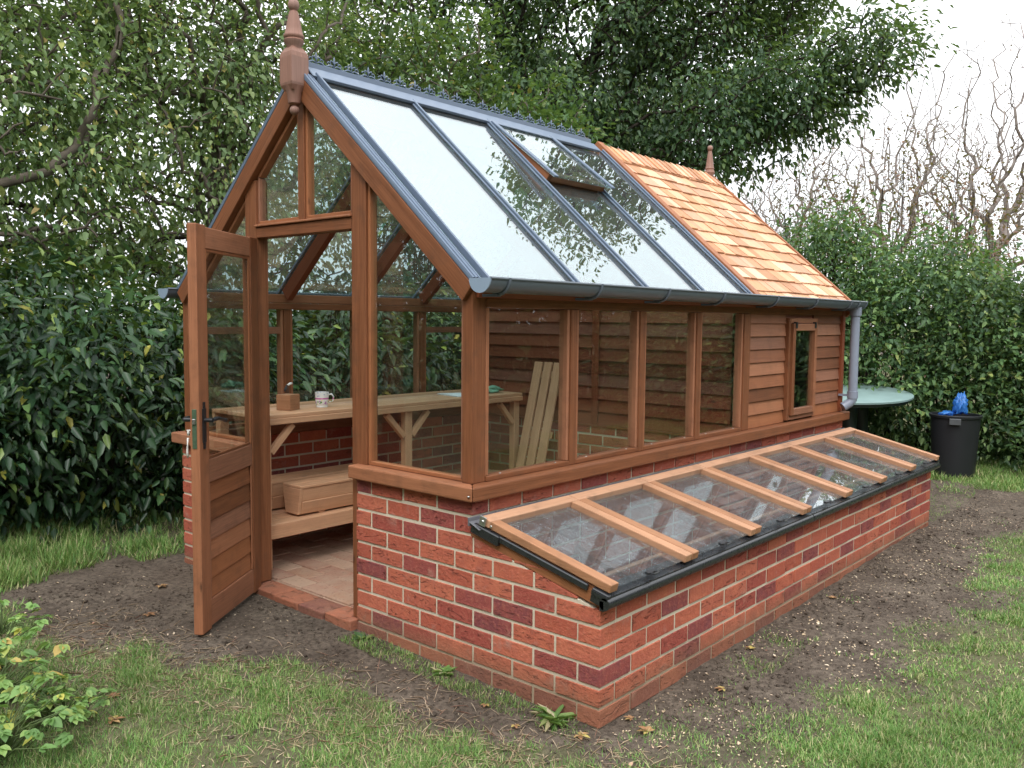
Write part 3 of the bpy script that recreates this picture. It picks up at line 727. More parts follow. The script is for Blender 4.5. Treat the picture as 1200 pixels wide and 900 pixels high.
for a, b in ((.691, .742), (1.301, 1.352), (1.913, 1.964), (2.521, 2.612)):
    for y0, y1 in ((YF0-.008, YF1-.01), (YG0+.01, YG1+.008)):
        p = MB(); p.box((a, y0, S1+.001), (b, y1, 1.599), (0, 0, 1)); p.build('mullion', 'cedar', gh, bevel=.004, seg=2)
# ---- gable panes with beads
def gable_pane(poly, name='gable_window'):
    """poly in (y,z) order round the pane; first edge is the bottom"""
    f_ = MB(); n = len(poly); c = Vector((sum(p[0] for p in poly)/n, sum(p[1] for p in poly)/n))
    for i in range(n):
        a, b = Vector(poly[i]), Vector(poly[(i+1) % n]); d = (b-a).normalized(); nn = Vector((-d.y, d.x))
        if nn.dot(c-a) < 0: nn = -nn
        a2, b2 = a+nn*.018, b+nn*.018
        # shorten inner edge
        t = d*.012; a2 += t; b2 -= t
        xo, xi = XF0+.012, XF1-.02
        f_.hexa([(xo, a.x, a.y), (xi, a.x, a.y), (xi, b.x, b.y), (xo, b.x, b.y), (xo, a2.x, a2.y), (xi, a2.x, a2.y), (xi, b2.x, b2.y), (xo, b2.x, b2.y)], (0, d.x, d.y))
    o = f_.build(name, 'cedar', gh, bevel=.002)
    q = MB(); q.prism([(.040, c.x+(p[0]-c.x)*.985, c.y+(p[1]-c.y)*.985) for p in poly], (.004, 0, 0)); q.build('pane', 'window_glass', o)
ro_ = -.093
def zr(y): return zt(y, ro_)
ya, yb2 = YF1-.009, 1.391
wing = [(ya, S1+.002), (yb2, S1+.002), (yb2, zr(yb2)), (ya, zr(ya))]
gable_pane(wing); gable_pane([(2*YR-a, b) for a, b in wing])
ya, yb2 = 1.501, YR-.029
tr = [(ya, 2.048), (yb2, 2.048), (yb2, zr(yb2)), (ya, zr(ya))]
gable_pane(tr, 'gable_light'); gable_pane([(2*YR-.007-a, b) if a > 1.6 else (2*YR-a, b) for a, b in tr], 'gable_light')

# ---- roof glazing
for lf in (False, True):
    for i in range(4):
        q = MB(); x0, x1 = XB[i]+.006, XB[i+1]-.006
        yt_ = 1.86
        if i == 2 and not lf:
            yt_ = 1.425
        q.hexa([RP(x0, YEV-.035, .010, lf), RP(x1, YEV-.035, .010, lf), RP(x1, yt_, .010, lf), RP(x0, yt_, .010, lf), RP(x0, YEV-.035, .014, lf), RP(x1, YEV-.035, .014, lf), RP(x1, yt_, .014, lf), RP(x0, yt_, .014, lf)])
        q.build('roof_pane', 'roof_glass', gh)
    for x in XB[1:]:
        p = MB()
        for wd, a, b in ((.030, .015, .026), (.012, .0265, .040)):
            p.hexa([RP(x-wd/2, YEV-.05, a, lf), RP(x+wd/2, YEV-.05, a, lf), RP(x+wd/2, 1.86, a, lf), RP(x-wd/2, 1.86, a, lf), RP(x-wd/2, YEV-.05, b, lf), RP(x+wd/2, YEV-.05, b, lf), RP(x+wd/2, 1.86, b, lf), RP(x-wd/2, 1.86, b, lf)])
        p.build('glazing_bar', 'grey_metal', gh, bevel=.003)
p = MB()
for lf in (False, True): 
    x0, x1 = .055, .075
    p.hexa([RP(x0, YEV-.04, .015, lf), RP(x1, YEV-.04, .015, lf), RP(x1, 1.86, .015, lf), RP(x0, 1.86, .015, lf), RP(x0, YEV-.04, .046, lf), RP(x1-.008, YEV-.04, .046, lf), RP(x1-.008, 1.86, .046, lf), RP(x0, 1.86, .046, lf)])
p.build('glazing_bar', 'grey_metal', gh, bevel=.003)
# ridge cap and cresting
p = MB(); xa, xb_ = .03, 2.50
for lf in (False, True):
    q = []
    for o in (.030, .037): q += [RP(xa, 1.838, o, lf), RP(xb_, 1.838, o, lf), RP(xb_, YR-.004, o, lf), RP(xa, YR-.004, o, lf)]
    p.hexa(q, (1, 0, 0))
    q = []
    for o in (.018, .030): q += [RP(xa, 1.838, o, lf), RP(xb_, 1.838, o, lf), RP(xb_, 1.843, o, lf), RP(xa, 1.843, o, lf)]
    p.hexa(q, (1, 0, 0))
rc = p.build('ridge_cap', 'grey_metal', gh, bevel=.003)
ztop = zt(YR)+.045
p = MB(); p.box((xa, YR-.006, ztop-.02), (xb_, YR+.006, ztop+.012), (1, 0, 0))
p.build('cresting_rail', 'grey_metal', rc, bevel=.002)
x = .115; 
cre_me = None
while x < xb_-.03:
    if cre_me is None:
        p = MB(); c = Vector((x, YR, ztop+.012))
        def arc(cx, cz, r, a0, a1, rad, n=9):
            p.tube([c+Vector((cx+r*math.cos(a), 0, cz+r*math.sin(a))) for a in np.linspace(a0, a1, n)], rad, 6)
        p.tube([c, c+Vector((0, 0, .022)), c+Vector((0, 0, .044)), c+Vector((0, 0, .060))], [.004, .0035, .006, .001], 6)
        for s in (-1, 1):
            p.tube([c+Vector((0, 0, .018)), c+Vector((s*.010, 0, .032)), c+Vector((s*.020, 0, .036)), c+Vector((s*.025, 0, .028)), c+Vector((s*.019, 0, .023))], [.003, .004, .0045, .0035, .001], 6)
            p.tube([c+Vector((0, 0, .004)), c+Vector((s*.016, 0, .012)), c+Vector((s*.030, 0, .010)), c+Vector((s*.044, 0, .003)), c+Vector((s*.057, 0, .001))], [.003, .0045, .005, .0045, .003], 6)
            arc(s*.034, .018, .010, -math.pi/2, math.pi*1.0, .003)
        cc = p.build('cresting_finial', 'grey_metal', rc, smooth=True, origin=(x, YR, ztop+.012)); cc.location = (x, YR, ztop+.012); cre_me = cc
        x0c = x
    else:
        c2 = cre_me.copy(); COL.objects.link(c2); c2.parent = rc; c2.location.x = x
    x += .1135
# ---- roof vent, propped open
vt = MB(); vx0, vx1 = 1.335, 1.930; yu, yl = 1.835, 1.40; lift = .045
def VP(x, t, o): # t 0 upper .. 1 lower
    return RP(x, yu+(yl-yu)*t, o+.030+lift*t)
def vbox(x0, x1, t0, t1, o0, o1, mb): mb.hexa([VP(x0, t0, o0), VP(x1, t0, o0), VP(x1, t1, o0), VP(x0, t1, o0), VP(x0, t0, o1), VP(x1, t0, o1), VP(x1, t1, o1), VP(x0, t1, o1)])
vbox(vx0+.012, vx0+.042, 0, 1, -.050, 0, vt); vbox(vx1-.042, vx1-.012, 0, 1, -.050, 0, vt); vbox(vx0+.043, vx1-.043, .93, 1, -.050, 0, vt); vbox(vx0+.043, vx1-.043, 0, .06, -.050, 0, vt)
vo_ = vt.build('roof_vent', 'cedar', gh, bevel=.003)
q = MB(); vbox(vx0, vx1, .0, 1.07, .002, .006, q); q.build('pane', 'roof_glass', vo_)
q = MB(); vbox(vx0-.006, vx0+.026, 0, 1.09, .007, .020, q); vbox(vx1-.026, vx1+.006, 0, 1.09, .007, .020, q); vbox(vx0+.027, vx1-.027, 0, .05, .007, .018, q); q.build('metal_edge', 'grey_metal', vo_, bevel=.003)
p = MB()   # upstand (curb) of the vent opening
p.hexa([RP(vx0+.01, 1.425, -.03), RP(vx1-.01, 1.425, -.03), RP(vx1-.01, 1.447, -.03), RP(vx0+.01, 1.447, -.03), RP(vx0+.01, 1.425, .030), RP(vx1-.01, 1.425, .030), RP(vx1-.01, 1.447, .030), RP(vx0+.01, 1.447, .030)], (1, 0, 0))
for a in (vx0+.01, vx1-.035): p.hexa([RP(a, 1.449, -.03), RP(a+.025, 1.449, -.03), RP(a+.025, 1.80, -.03), RP(a, 1.80, -.03), RP(a, 1.449, .028), RP(a+.025, 1.449, .028), RP(a+.025, 1.80, .028), RP(a, 1.80, .028)])
p.build('vent_curb', 'cedar', gh, bevel=.002)

# ---- shingle roof over the shed end
XS0, XS1 = 2.655, 4.285
for lf in (False, True):
    p = MB(); p.hexa([RP(XB[4]+.032, YEV, -.012, lf), RP(XS1, YEV, -.012, lf), RP(XS1, YR-.005, -.012, lf), RP(XB[4]+.032, YR-.005, -.012, lf), RP(XB[4]+.032, YEV, .0, lf), RP(XS1, YEV, .0, lf), RP(XS1, YR-.005, .0, lf), RP(XB[4]+.032, YR-.005, .0, lf)]); p.build('roof_deck', 'cedar_inside', gh)
    sh = MB(); rows = 13; Ls = (YR-YEV+.02)
    for r in range(rows):
        ya_ = YEV-.045+(YR-YEV+.03)*r/rows; yb_ = min(ya_+.175, YR-.01)
        x = XS0
        while x < XS1-.005:
            wd = random.choice([.09, .11, .13, .15, .17, .2])*random.uniform(.9, 1.1)
            e = min(x+wd, XS1)
            if XS1-e < .05: e = XS1
            j = random.uniform(-.005, .005); th = random.uniform(.014, .021); tw = random.uniform(-.003, .003)
            g_ = .0025
            sh.hexa([RP(x+g_, ya_+j, .008, lf), RP(e-g_, ya_+j, .008, lf), RP(e-g_, yb_, .002, lf), RP(x+g_, yb_, .002, lf), RP(x+g_, ya_+j, .008+th+tw, lf), RP(e-g_, ya_+j, .008+th-tw, lf), RP(e-g_, yb_, .006, lf), RP(x+g_, yb_, .006, lf)], DR if not lf else DL)
            x = e
    sh.build('shingle_roof', 'shingle', gh)
    p = MB()
    p.hexa([RP(XB[4]+.034, YEV-.04, .0, lf), RP(XS0-.002, YEV-.04, .0, lf), RP(XS0-.002, YR-.0, .0, lf), RP(XB[4]+.034, YR, .0, lf), RP(XB[4]+.034, YEV-.04, .045, lf), RP(XS0-.002, YEV-.04, .045, lf), RP(XS0-.002, YR+.045*.66, .045, lf), RP(XB[4]+.034, YR+.045*.66, .045, lf)]); p.build('verge_board', 'cedar', gh, bevel=.003)
    p = MB()
    p.hexa([RP(XS1+.002, YEV-.04, -.09, lf), RP(XS1+.03, YEV-.04, -.09, lf), RP(XS1+.03, YR-.06, -.09, lf), RP(XS1+.002, YR-.06, -.09, lf), RP(XS1+.002, YEV-.04, .032, lf), RP(XS1+.03, YEV-.04, .032, lf), RP(XS1+.03, YR+.02, .032, lf), RP(XS1+.002, YR+.02, .032, lf)]); p.build('verge_board', 'cedar', gh, bevel=.003)
rs = MB(); x = XS0
while x < XS1-.02:       # ridge shingles lapping along the ridge
    for lf in (False, True):
        t = random.uniform(-.002, .002)
        rs.hexa([RP(x, 1.80, .026+t, lf), RP(x+.20, 1.80, .012, lf), RP(x+.20, YR+.012, .012, lf), RP(x, YR+.022, .026+t, lf), RP(x, 1.80, .038+t, lf), RP(x+.20, 1.80, .018, lf), RP(x+.20, YR+.014, .018, lf), RP(x, YR+.024, .038+t, lf)], (1, 0, 0))
    x += .095
rs.build('ridge_shingles', 'shingle', gh)

# ---- finials
def finial(x, zb, front=True):
    p = MB(); YR = globals()['YR']-.018; c = (x, YR-.005, 0)
    Zc = zb
    prof = [(.012, Zc+.265), (.030, Zc+.262), (.030, Zc+.274), (.050, Zc+.28), (.057, Zc+.29), (.048, Zc+.302), (.058, Zc+.312), (.062, Zc+.324), (.058, Zc+.332), (.052, Zc+.337), (.048, Zc+.36), (.042, Zc+.40), (.034, Zc+.46), (.026, Zc+.515), (.016, Zc+.52), (.020, Zc+.53)]
    prof = [(.012, Zc+.24), (.040, Zc+.245), (.046, Zc+.262), (.056, Zc+.272), (.060, Zc+.285), (.052, Zc+.292), (.060, Zc+.30), (.060, Zc+.309), (.054, Zc+.315), (.046, Zc+.345), (.036, Zc+.39), (.026, Zc+.425), (.018, Zc+.428), (.020, Zc+.434)]
    prof += [(.033*math.cos(a), Zc+.458+.033*math.sin(a)) for a in np.linspace(-1.1, 1.5, 9)]
    prof = [(r*.84, z) for r, z in prof]; p.lathe(c, prof, 24)
    h = .050
    b0, b1 = Zc+.075, Zc+.200
    # square block with shouldered top and scalloped foot
    lv = [(h*.72, b0-.035), (h*.95, b0-.012), (h, b0), (h, b1), (h*.93, b1+.022), (h*.70, b1+.042), (h*.6, b1+.05)]
    for (a, z0), (b, z1) in zip(lv[:-1], lv[1:]):
        p.hexa([(x-a, YR-.005-a, z0), (x+a, YR-.005-a, z0), (x+a, YR-.005+a, z0), (x-a, YR-.005+a, z0), (x-b, YR-.005-b, z1), (x+b, YR-.005-b, z1), (x+b, YR-.005+b, z1), (x-b, YR-.005+b, z1)], (0, 0, 1))
    if front:
        prof = [(.004, Zc-.078)]+[(.024*math.cos(a), Zc-.053+.024*math.sin(a)) for a in np.linspace(-1.3, 1.1, 9)]+[(.017, Zc-.028), (.030, Zc-.02), (.037, Zc+.03), (.047, Zc+.052), (.050, Zc+.06), (.04, Zc+.064)]
        p.lathe(c, prof, 24)
    return p.build('finial', 'finial_wood', gh, bevel=.0, smooth=True, autosm=True)
finial(-.035, 2.635)
p = MB(); c = (4.262, YR, 0); zb = 2.79
p.lathe(c, [(.03, zb), (.033, zb+.02), (.045, zb+.05), (.036, zb+.075), (.040, zb+.085), (.034, zb+.10), (.030, zb+.14), (.022, zb+.20), (.016, zb+.235), (.020, zb+.24)]+[(.024*math.cos(a), zb+.262+.024*math.sin(a)) for a in np.linspace(-1.1, 1.5, 8)], 20)
p.build('finial', 'finial_wood', gh, smooth=True, autosm=True)

# ---- gutters (half round), brackets, downpipe
def gutter(left):
    yc = .585 if not left else 2*YR-.585; r = .058; x0, x1 = -.055, 4.30; zc = 1.716
    def zg(x): return zc-.002*x
    p = MB(); n = 14; ang = np.linspace(math.pi, 2*math.pi, n)
    b = len(p.v)
    for x in (x0, x1):
        for rr_ in (r, r-.005):
            for a in ang: p.v.append(Vector((x, yc+rr_*math.cos(a), zg(x)+rr_*math.sin(a))))
    A = lambda e, s, k: b+e*2*n+s*n+k
    for k in range(n-1):
        for s in (0, 1): p.face([A(0, s, k), A(1, s, k), A(1, s, k+1), A(0, s, k+1)], [(0, 0)]*4)
        for e in (0, 1): p.face([A(e, 0, k), A(e, 1, k), A(e, 1, k+1), A(e, 0, k+1)], [(0, 0)]*4)
    for k in (0, n-1): p.face([A(0, 0, k), A(1, 0, k), A(1, 1, k), A(0, 1, k)], [(0, 0)]*4)
    # rolled lip
    p.tube([(x0, yc-r, zg(x0)), (x1, yc-r, zg(x1))], .006, 8)
    g_ = p.build('gutter', 'gutter_metal', gh, smooth=True, autosm=True)
    for xe in (x0, x1):
        q = MB(); q.prism([(xe-.003, yc+(r+.003)*math.cos(a), zg(xe)+.001+(r+.003)*math.sin(a)) for a in ang], (.006, 0, 0)); q.build('end_cap', 'gutter_cap', g_)
    xs = [.06, .715, 1.326, 1.937, 2.66, 3.3, 3.95, 4.12] if not left else [.06, 1.3, 2.6, 3.9]
    for x in xs:
        q = MB(); q.tube([(x, yc+(r+.005)*math.cos(a), zg(x)+(r+.005)*math.sin(a)) for a in np.linspace(math.pi*.98, 2*math.pi, 14)], .007, 6)
        yy = YE-.03 if not left else 2*YR-YE+.03
        q.box((x-.012, min(yc, yy), zg(x)-.072), (x+.012, max(yc, yy), zg(x)-.060)); q.build('gutter_bracket', 'gutter_metal', gh, smooth=True, autosm=True)
    return zg
gutter(False); gutter(True)
p = MB(); xd, yd = 4.215, .585
p.tube([(xd, yd, 1.665), (xd, yd, 1.55), (xd, yd, 1.0), (xd, yd, .945), (xd-.015, yd+.02, .915), (xd-.05, yd+.055, .885)], [.034, .034, .034, .035, .035, .035], 16)
dp = p.build('downpipe', 'downpipe_metal', gh, smooth=True, autosm=True)
p = MB(); p.lathe((xd, yd, 0), [(.030, 1.60), (.042, 1.60), (.044, 1.61), (.044, 1.69), (.03, 1.69)], 18); p.build('pipe_collar', 'downpipe_metal', dp, smooth=True, autosm=True); p = MB(); p.lathe((xd, yd, 0), [(.03, .955), (.040, .955), (.040, 1.01), (.03, 1.012)], 18); p.box((xd-.02, yd+.03, .97), (xd+.02, YF0, .985)); p.build('pipe_collar', 'downpipe_metal', dp, smooth=True, autosm=True)

# ---- weatherboarded shed walls
def boards(x0, x1, z0, z1, ypos, s, ex, mat_, name, holes=()):
    """lapped boards facing -y (s=-1) or +y; ypos is the inner face"""
    mb = MB(); z = z0
    while z < z1-.01:
        e = min(z+ex+.012, z1+.012)
        segs = [(x0, x1)]
        for hx0, hx1, hz0, hz1 in holes:
            if z+ex > hz0+.01 and z < hz1-.01:
                segs = [q for a, b in segs for q in ((a, min(b, hx0)), (max(a, hx1), b)) if q[1]-q[0] > .01]
        for a, b in segs:
            t0, t1 = .022+random.uniform(-.001, .001), .008
            ys = lambda t: ypos+s*t
            mb.hexa([(a, ys(0), z), (b, ys(0), z), (b, ys(t0), z), (a, ys(t0), z), (a, ys(0), e), (b, ys(0), e), (b, ys(t1), e), (a, ys(t1), e)], (1, 0, 0))
        z += ex
    return mb.build(name, mat_, gh, bevel=.002)
WX0, WX1, WZ0, WZ1 = 3.185, 3.685, .865, 1.575
boards(2.613, LE-.055, S1+.002, 1.66, .715, -1, .0865, 'cedar_weatherboard', 'weatherboard_wall', [(WX0, WX1, WZ0, WZ1)])
p = MB(); p.box((2.613, .716, S1), (WX0, .735, 1.70)); p.box((WX1, .716, S1), (LE-.05, .735, 1.70)); p.box((WX0+.001, .716, S1), (WX1-.001, .735, WZ0)); p.box((WX0+.001, .716, WZ1), (WX1-.001, .735, 1.70)); p.build('wall_lining', 'cedar_inside', gh)
boards(2.613, LE-.055, S1+.002, 1.66, 2*YR-.715, 1, .0865, 'cedar_weatherboard', 'weatherboard_wall')
for y0, y1 in ((.678, .745), (2*YR-.745, 2*YR-.678)):
    p = MB(); p.box((LE-.053, y0, S1+.002), (LE-.002, y1, 1.66), (0, 0, 1)); p.build('corner_post', 'cedar_inside', gh, bevel=.004)
# partition between glass and shed ends, lapped boards facing the door
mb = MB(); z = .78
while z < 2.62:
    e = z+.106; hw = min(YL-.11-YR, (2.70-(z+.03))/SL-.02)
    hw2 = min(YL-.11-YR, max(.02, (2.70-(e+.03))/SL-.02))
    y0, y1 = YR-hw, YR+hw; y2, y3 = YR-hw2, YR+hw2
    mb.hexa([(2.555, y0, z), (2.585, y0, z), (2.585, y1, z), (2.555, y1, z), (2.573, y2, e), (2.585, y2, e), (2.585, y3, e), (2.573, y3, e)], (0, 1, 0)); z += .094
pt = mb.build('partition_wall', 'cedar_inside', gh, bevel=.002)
p = MB(); p.box((2.545, 1.84, .775), (2.554, 1.90, 1.9), (0, 0, 1)); p.box((2.54, YW+.11, .765), (2.60, YL-.11, .779), (0, 1, 0)); p.build('batten', 'cedar_inside', pt, bevel=.002)
# far gable, seen from outside only at its edge
mb = MB(); z = S1
while z < 2.62:
    e = z+.095; hw = min(YL-.05-YR, (2.70-z)/SL-.02); hw2 = min(YL-.05-YR, max(.02, (2.70-e)/SL-.02))
    mb.hexa([(LE-.06, YR-hw, z), (LE-.02, YR-hw, z), (LE-.02, YR+hw, z), (LE-.06, YR+hw, z), (LE-.06, YR-hw2, e), (LE-.035, YR-hw2, e), (LE-.035, YR+hw2, e), (LE-.06, YR+hw2, e)], (0, 1, 0)); z += .085
mb.build('rear_gable_wall', 'cedar_weatherboard', gh)
# shed window
f_ = MB(); yo = .672
f_.box((WX0, yo, WZ0-.01), (WX0+.032, .73, WZ1), (0, 0, 1)); f_.box((WX1-.032, yo, WZ0-.01), (WX1, .73, WZ1), (0, 0, 1)); f_.box((WX0+.033, yo, WZ1-.035), (WX1-.033, .73, WZ1), (1, 0, 0)); f_.box((WX0+.033, yo, WZ0-.01), (WX1-.033, .73, WZ0+.02), (1, 0, 0))
sw = f_.build('shed_window', 'cedar', gh, bevel=.003, seg=2)
f_ = MB(); a, b, c, d = WX0+.036, WX1-.036, WZ0+.023, WZ1-.038; yo = .655
f_.box((a, yo, c), (a+.045, .70, d), (0, 0, 1)); f_.box((b-.045, yo, c), (b, .70, d), (0, 0, 1)); f_.box((a+.046, yo, d-.05), (b-.046, .70, d), (1, 0, 0)); f_.box((a+.046, yo, c), (b-.046, .70, c+.045), (1, 0, 0))
f_.build('sash', 'cedar', sw, bevel=.003, seg=2)
q = MB(); q.box((a+.04, .675, c+.04), (b-.04, .679, d-.045)); q.build('pane', 'window_glass', sw)
for x in (a+.03, b-.06): q = MB(); q.box((x, .650, d-.032), (x+.03, .6545, d-.004)); q.box((x+.004, .6485, d-.006), (x+.026, .671, d+.012)); q.build('hinge', 'black_metal', sw, bevel=.001)

# ---- screws and little brackets on the sill
p = MB()
for (x, y, z) in ((-.047, YW-.02, S0+.025), (-.038, .66-.002, S0+.028)):
    p.lathe((x, y-.004, z), [(.0, -.004), (.006, -.003), (.006, .003), (0, .004)], 10)
for a, b in edges:
    for x in (a+.1, b-.1): p.lathe((x, YF0+.004, S1+.025), [(.0055, 0), (.0055, .002), (0, .0035)], 8)
p.build('screw', 'steel', gh, smooth=True)

# ================================================================== door (open outwards, part of the greenhouse)
H = Vector((-.004, 2.282, 0)); tD = Vector((-.815, -.58, 0)).normalized(); nD = Vector((tD.y*-1, tD.x, 0))
if nD.dot(Vector((-2.63, -4.1, 0))) < 0: nD = -nD
LD = .715; TH = .045; ZB, ZT = .052, 1.972
def DP(s, n, z): v = H+tD*s-nD*n; return Vector((v.x, v.y, z))      # n: depth behind the visible face
def dbox(mb, s0, s1, z0, z1, n0, n1, grain): mb.hexa([DP(s0, n0, z0), DP(s1, n0, z0), DP(s1, n1, z0), DP(s0, n1, z0), DP(s0, n0, z1), DP(s1, n0, z1), DP(s1, n1, z1), DP(s0, n1, z1)], grain); return mb
UPV = (0, 0, 1)
mb = MB(); dbox(mb, 0, .095, ZB, ZT-.0, 0, TH, UPV); dbox(mb, LD-.098, LD, ZB-.006, ZT+.004, 0, TH, UPV)
dbox(mb, .096, LD-.099, 1.868, ZT-.004, .003, TH-.003, tD); dbox(mb, .096, LD-.099, .757, .868, .003, TH-.003, tD); dbox(mb, .096, LD-.099, ZB+.004, .185, .003, TH-.003, tD)
dr_ = mb.build('door', 'cedar', gh, bevel=.004, seg=2)
mb = MB()
for k in range(6):
    z0 = .187+k*.0948; z1 = z0+.093
    mb.hexa([DP(.097, .012, z0), DP(LD-.10, .012, z0), DP(LD-.10, .030, z0), DP(.097, .030, z0), DP(.097, .019, z1), DP(LD-.10, .019, z1), DP(LD-.10, .030, z1), DP(.097, .030, z1)], tD)
mb.build('door_panel', 'cedar', dr_, bevel=.0025)
mb = MB()
for (s0, s1, z0, z1) in ((.097, .112, .87, 1.866), (LD-.115, LD-.100, .87, 1.866), (.097, .112, .187, .755), (LD-.115, LD-.100, .187, .755)): dbox(mb, s0, s1, z0, z1, .006, .012, UPV)
for (z0, z1) in ((.8695, .884), (1.852, 1.8665)): dbox(mb, .113, LD-.116, z0, z1, .006, .012, tD)
mb.build('glazing_bead', 'cedar', dr_, bevel=.002)
mb = MB(); dbox(mb, .098, LD-.10, .869, 1.867, .020, .024, tD); mb.build('pane', 'window_glass', dr_)
mb = MB(); sC = LD-.045; zh = 1.045
dbox(mb, sC-.016, sC+.016, zh-.085, zh+.075, -.006, -.0005, UPV); dbox(mb, sC-.009, sC+.009, zh+.076, zh+.105, -.006, -.0005, UPV); dbox(mb, sC-.009, sC+.009, zh-.115, zh-.086, -.006, -.0005, UPV)
mb.tube([DP(sC, -.004, zh+.02), DP(sC, -.045, zh+.02)], .010, 10)
mb.tube([DP(sC, -.045, zh+.022), DP(sC-.035, -.052, zh+.026), DP(sC-.075, -.052, zh+.018), DP(sC-.115, -.050, zh+.008), DP(sC-.128, -.050, zh+.006)], [.010, .010, .008, .009, .011], 10)
mb.build('door_handle', 'black_metal', dr_, bevel=0, smooth=True, autosm=True)
mb = MB(); mb.tube([DP(sC, TH+.002, zh+.02), DP(sC, TH+.05, zh+.02)], .010, 10); mb.tube([DP(sC, TH+.05, zh+.022), DP(sC-.05, TH+.055, zh+.024), DP(sC-.11, TH+.052, zh+.012)], [.011, .009, .010], 10)
dbox(mb, sC-.016, sC+.016, zh-.10, zh+.09, TH+.0005, TH+.006, UPV)
mb.build('door_handle', 'black_metal', dr_, smooth=True, autosm=True)
mb = MB(); dbox(mb, LD-.0005+.001, LD+.003, zh-.11, zh+.075, .012, .034, UPV); mb.build('lock_plate', 'brass_green', dr_, bevel=.001)
mb = MB(); dbox(mb, LD+.0035, LD+.012, zh+.005, zh+.030, .016, .030, UPV); mb.build('latch', 'steel', dr_, bevel=.002)
mb = MB()
mb.tube([DP(sC, TH+.006, zh-.03), DP(sC, TH+.040, zh-.03)], .003, 6); mb.box(DP(sC+.004, TH+.030, zh-.055), DP(sC-.010, TH+.034, zh-.03))
mb.tube([DP(sC, TH+.034, zh-.066), DP(sC, TH+.036, zh-.10), DP(sC+.003, TH+.036, zh-.135), DP(sC, TH+.036, zh-.16)], [.005, .003, .006, .004], 7)
mb.build('key', 'tag_white', dr_, smooth=True)

# ================================================================== cold frame lights
cz = lambda y: .530+.235*(y+.045)         # underside line of the rails
sC_ = .235; nC = Vector((0, -sC_, 1)).normalized(); 
def CP(x, y, o): return Vector((x, y, cz(y)))+nC*o
def cbox(mb, x0, x1, y0, y1, o0, o1, grain=None, mi=0):
    mb.hexa([CP(x0, y0, o0), CP(x1, y0, o0), CP(x1, y1, o0), CP(x0, y1, o0), CP(x0, y0, o1), CP(x1, y0, o1), CP(x1, y1, o1), CP(x0, y1, o1)], grain, mi); return mb
# base frame: dark bearers on the sloping ends, lead flashing along the wall, black front trim
for x0, x1 in ((.002, .05), (LE-.05, LE-.002)): cbox(MB(), x0, x1, -.005, YW-.004, -.080, -.0085).build('cold_frame_bearer', 'cedar', gh, bevel=.003)
for q in ((-.016, -.001, .05, YW-.02, -.034, -.006), (-.024, -.001, .50, YW-.02, -.050, -.005), (-.022, .0, -.052, .025, -.062, -.004), (LE+.001, LE+.022, -.05, YW-.02, -.045, -.0)): cbox(MB(), *q).build('cold_frame_end_trim', 'black_trim', gh, bevel=.004)
mb = MB(); mb.box((-.03, YW-.014, .672), (LE+.02, YW-.002, .708)); mb.hexa([(-.035, YW-.075, .664), (LE+.02, YW-.075, .664), (LE+.02, YW-.015, .690), (-.035, YW-.015, .690), (-.035, YW-.075, .667), (LE+.02, YW-.075, .667), (LE+.02, YW-.015, .694), (-.035, YW-.015, .694)]); mb.build('lead_flashing', 'lead', gh, bevel=.002)
mb = MB()
for a, b in ((-.026, 1.905), (1.912, LE+.026)):
    mb.tube([(a, -.034, .490), (b, -.034, .490)], .024, 14); cbox(mb, a, b, -.050, .022, -.028, -.012); mb.box((a, -.03, .462), (b, -.012, .50))
mb.build('cold_frame_front_trim', 'black_trim', gh, smooth=True, autosm=True)
xs = np.linspace(-.012, LE+.012, 8)
L0 = None
def light_parts(x0, x1):
    y0, y1 = -.045, YW-.050
    mb = MB(); w_ = .056
    cbox(mb, x0+.002, x0+w_, y0+.0, y1-.062, 0, .034, (0, 1, 0)); cbox(mb, x1-w_, x1-.002, y0+.0, y1-.062, 0, .034, (0, 1, 0))
    cbox(mb, x0+.002, x1-.002, y1-.060, y1, 0, .034, (1, 0, 0))
    cbox(mb, x0+w_+.001, x1-w_-.001, .055, .075, -.012, -.002, (1, 0, 0))
    o = mb.build('cold_frame_light', 'cedar_pale', gh, bevel=.004, seg=2)
    q = MB(); cbox(q, x0+w_-.006, x1-w_+.006, y0+.012, y1-.055, .004, .008); q.build('pane', 'cold_frame_glass', o)
    q = MB(); xm = (x0+x1)/2; cbox(q, xm-.03, xm+.03, y0+.005, y0+.022, .009, .018); q.tube([CP(xm-.018, y0+.004, .018), CP(xm-.018, y0-.012, .020), CP(xm+.018, y0-.012, .020), CP(xm+.018, y0+.004, .018)], .004, 7); q.build('latch', 'black_metal', o)
    return o
for a, b in zip(xs[:-1], xs[1:]): light_parts(a, b)
mb = MB()   # hinge fittings at the near end
cbox(mb, -.020, -.013, .585, .618, .0, .042); mb.tube([CP(-.016, .60, .02), CP(-.024, .60, .02)], .008, 10); mb.tube([CP(-.014, .555, .016), CP(-.018, .555, .016)], .006, 10)
mb.build('hinge', 'steel', gh, bevel=.001)
# soil and plastic tray inside the frames are seen dimly through the wet glass
mb = MB(); 
for x in np.linspace(.7, 3.7, 4): mb.beam((x, .10, .30), (x+.05, .68, .42), .04, .03)
mb.build('cold_frame_batten', 'cedar_inside', gh)

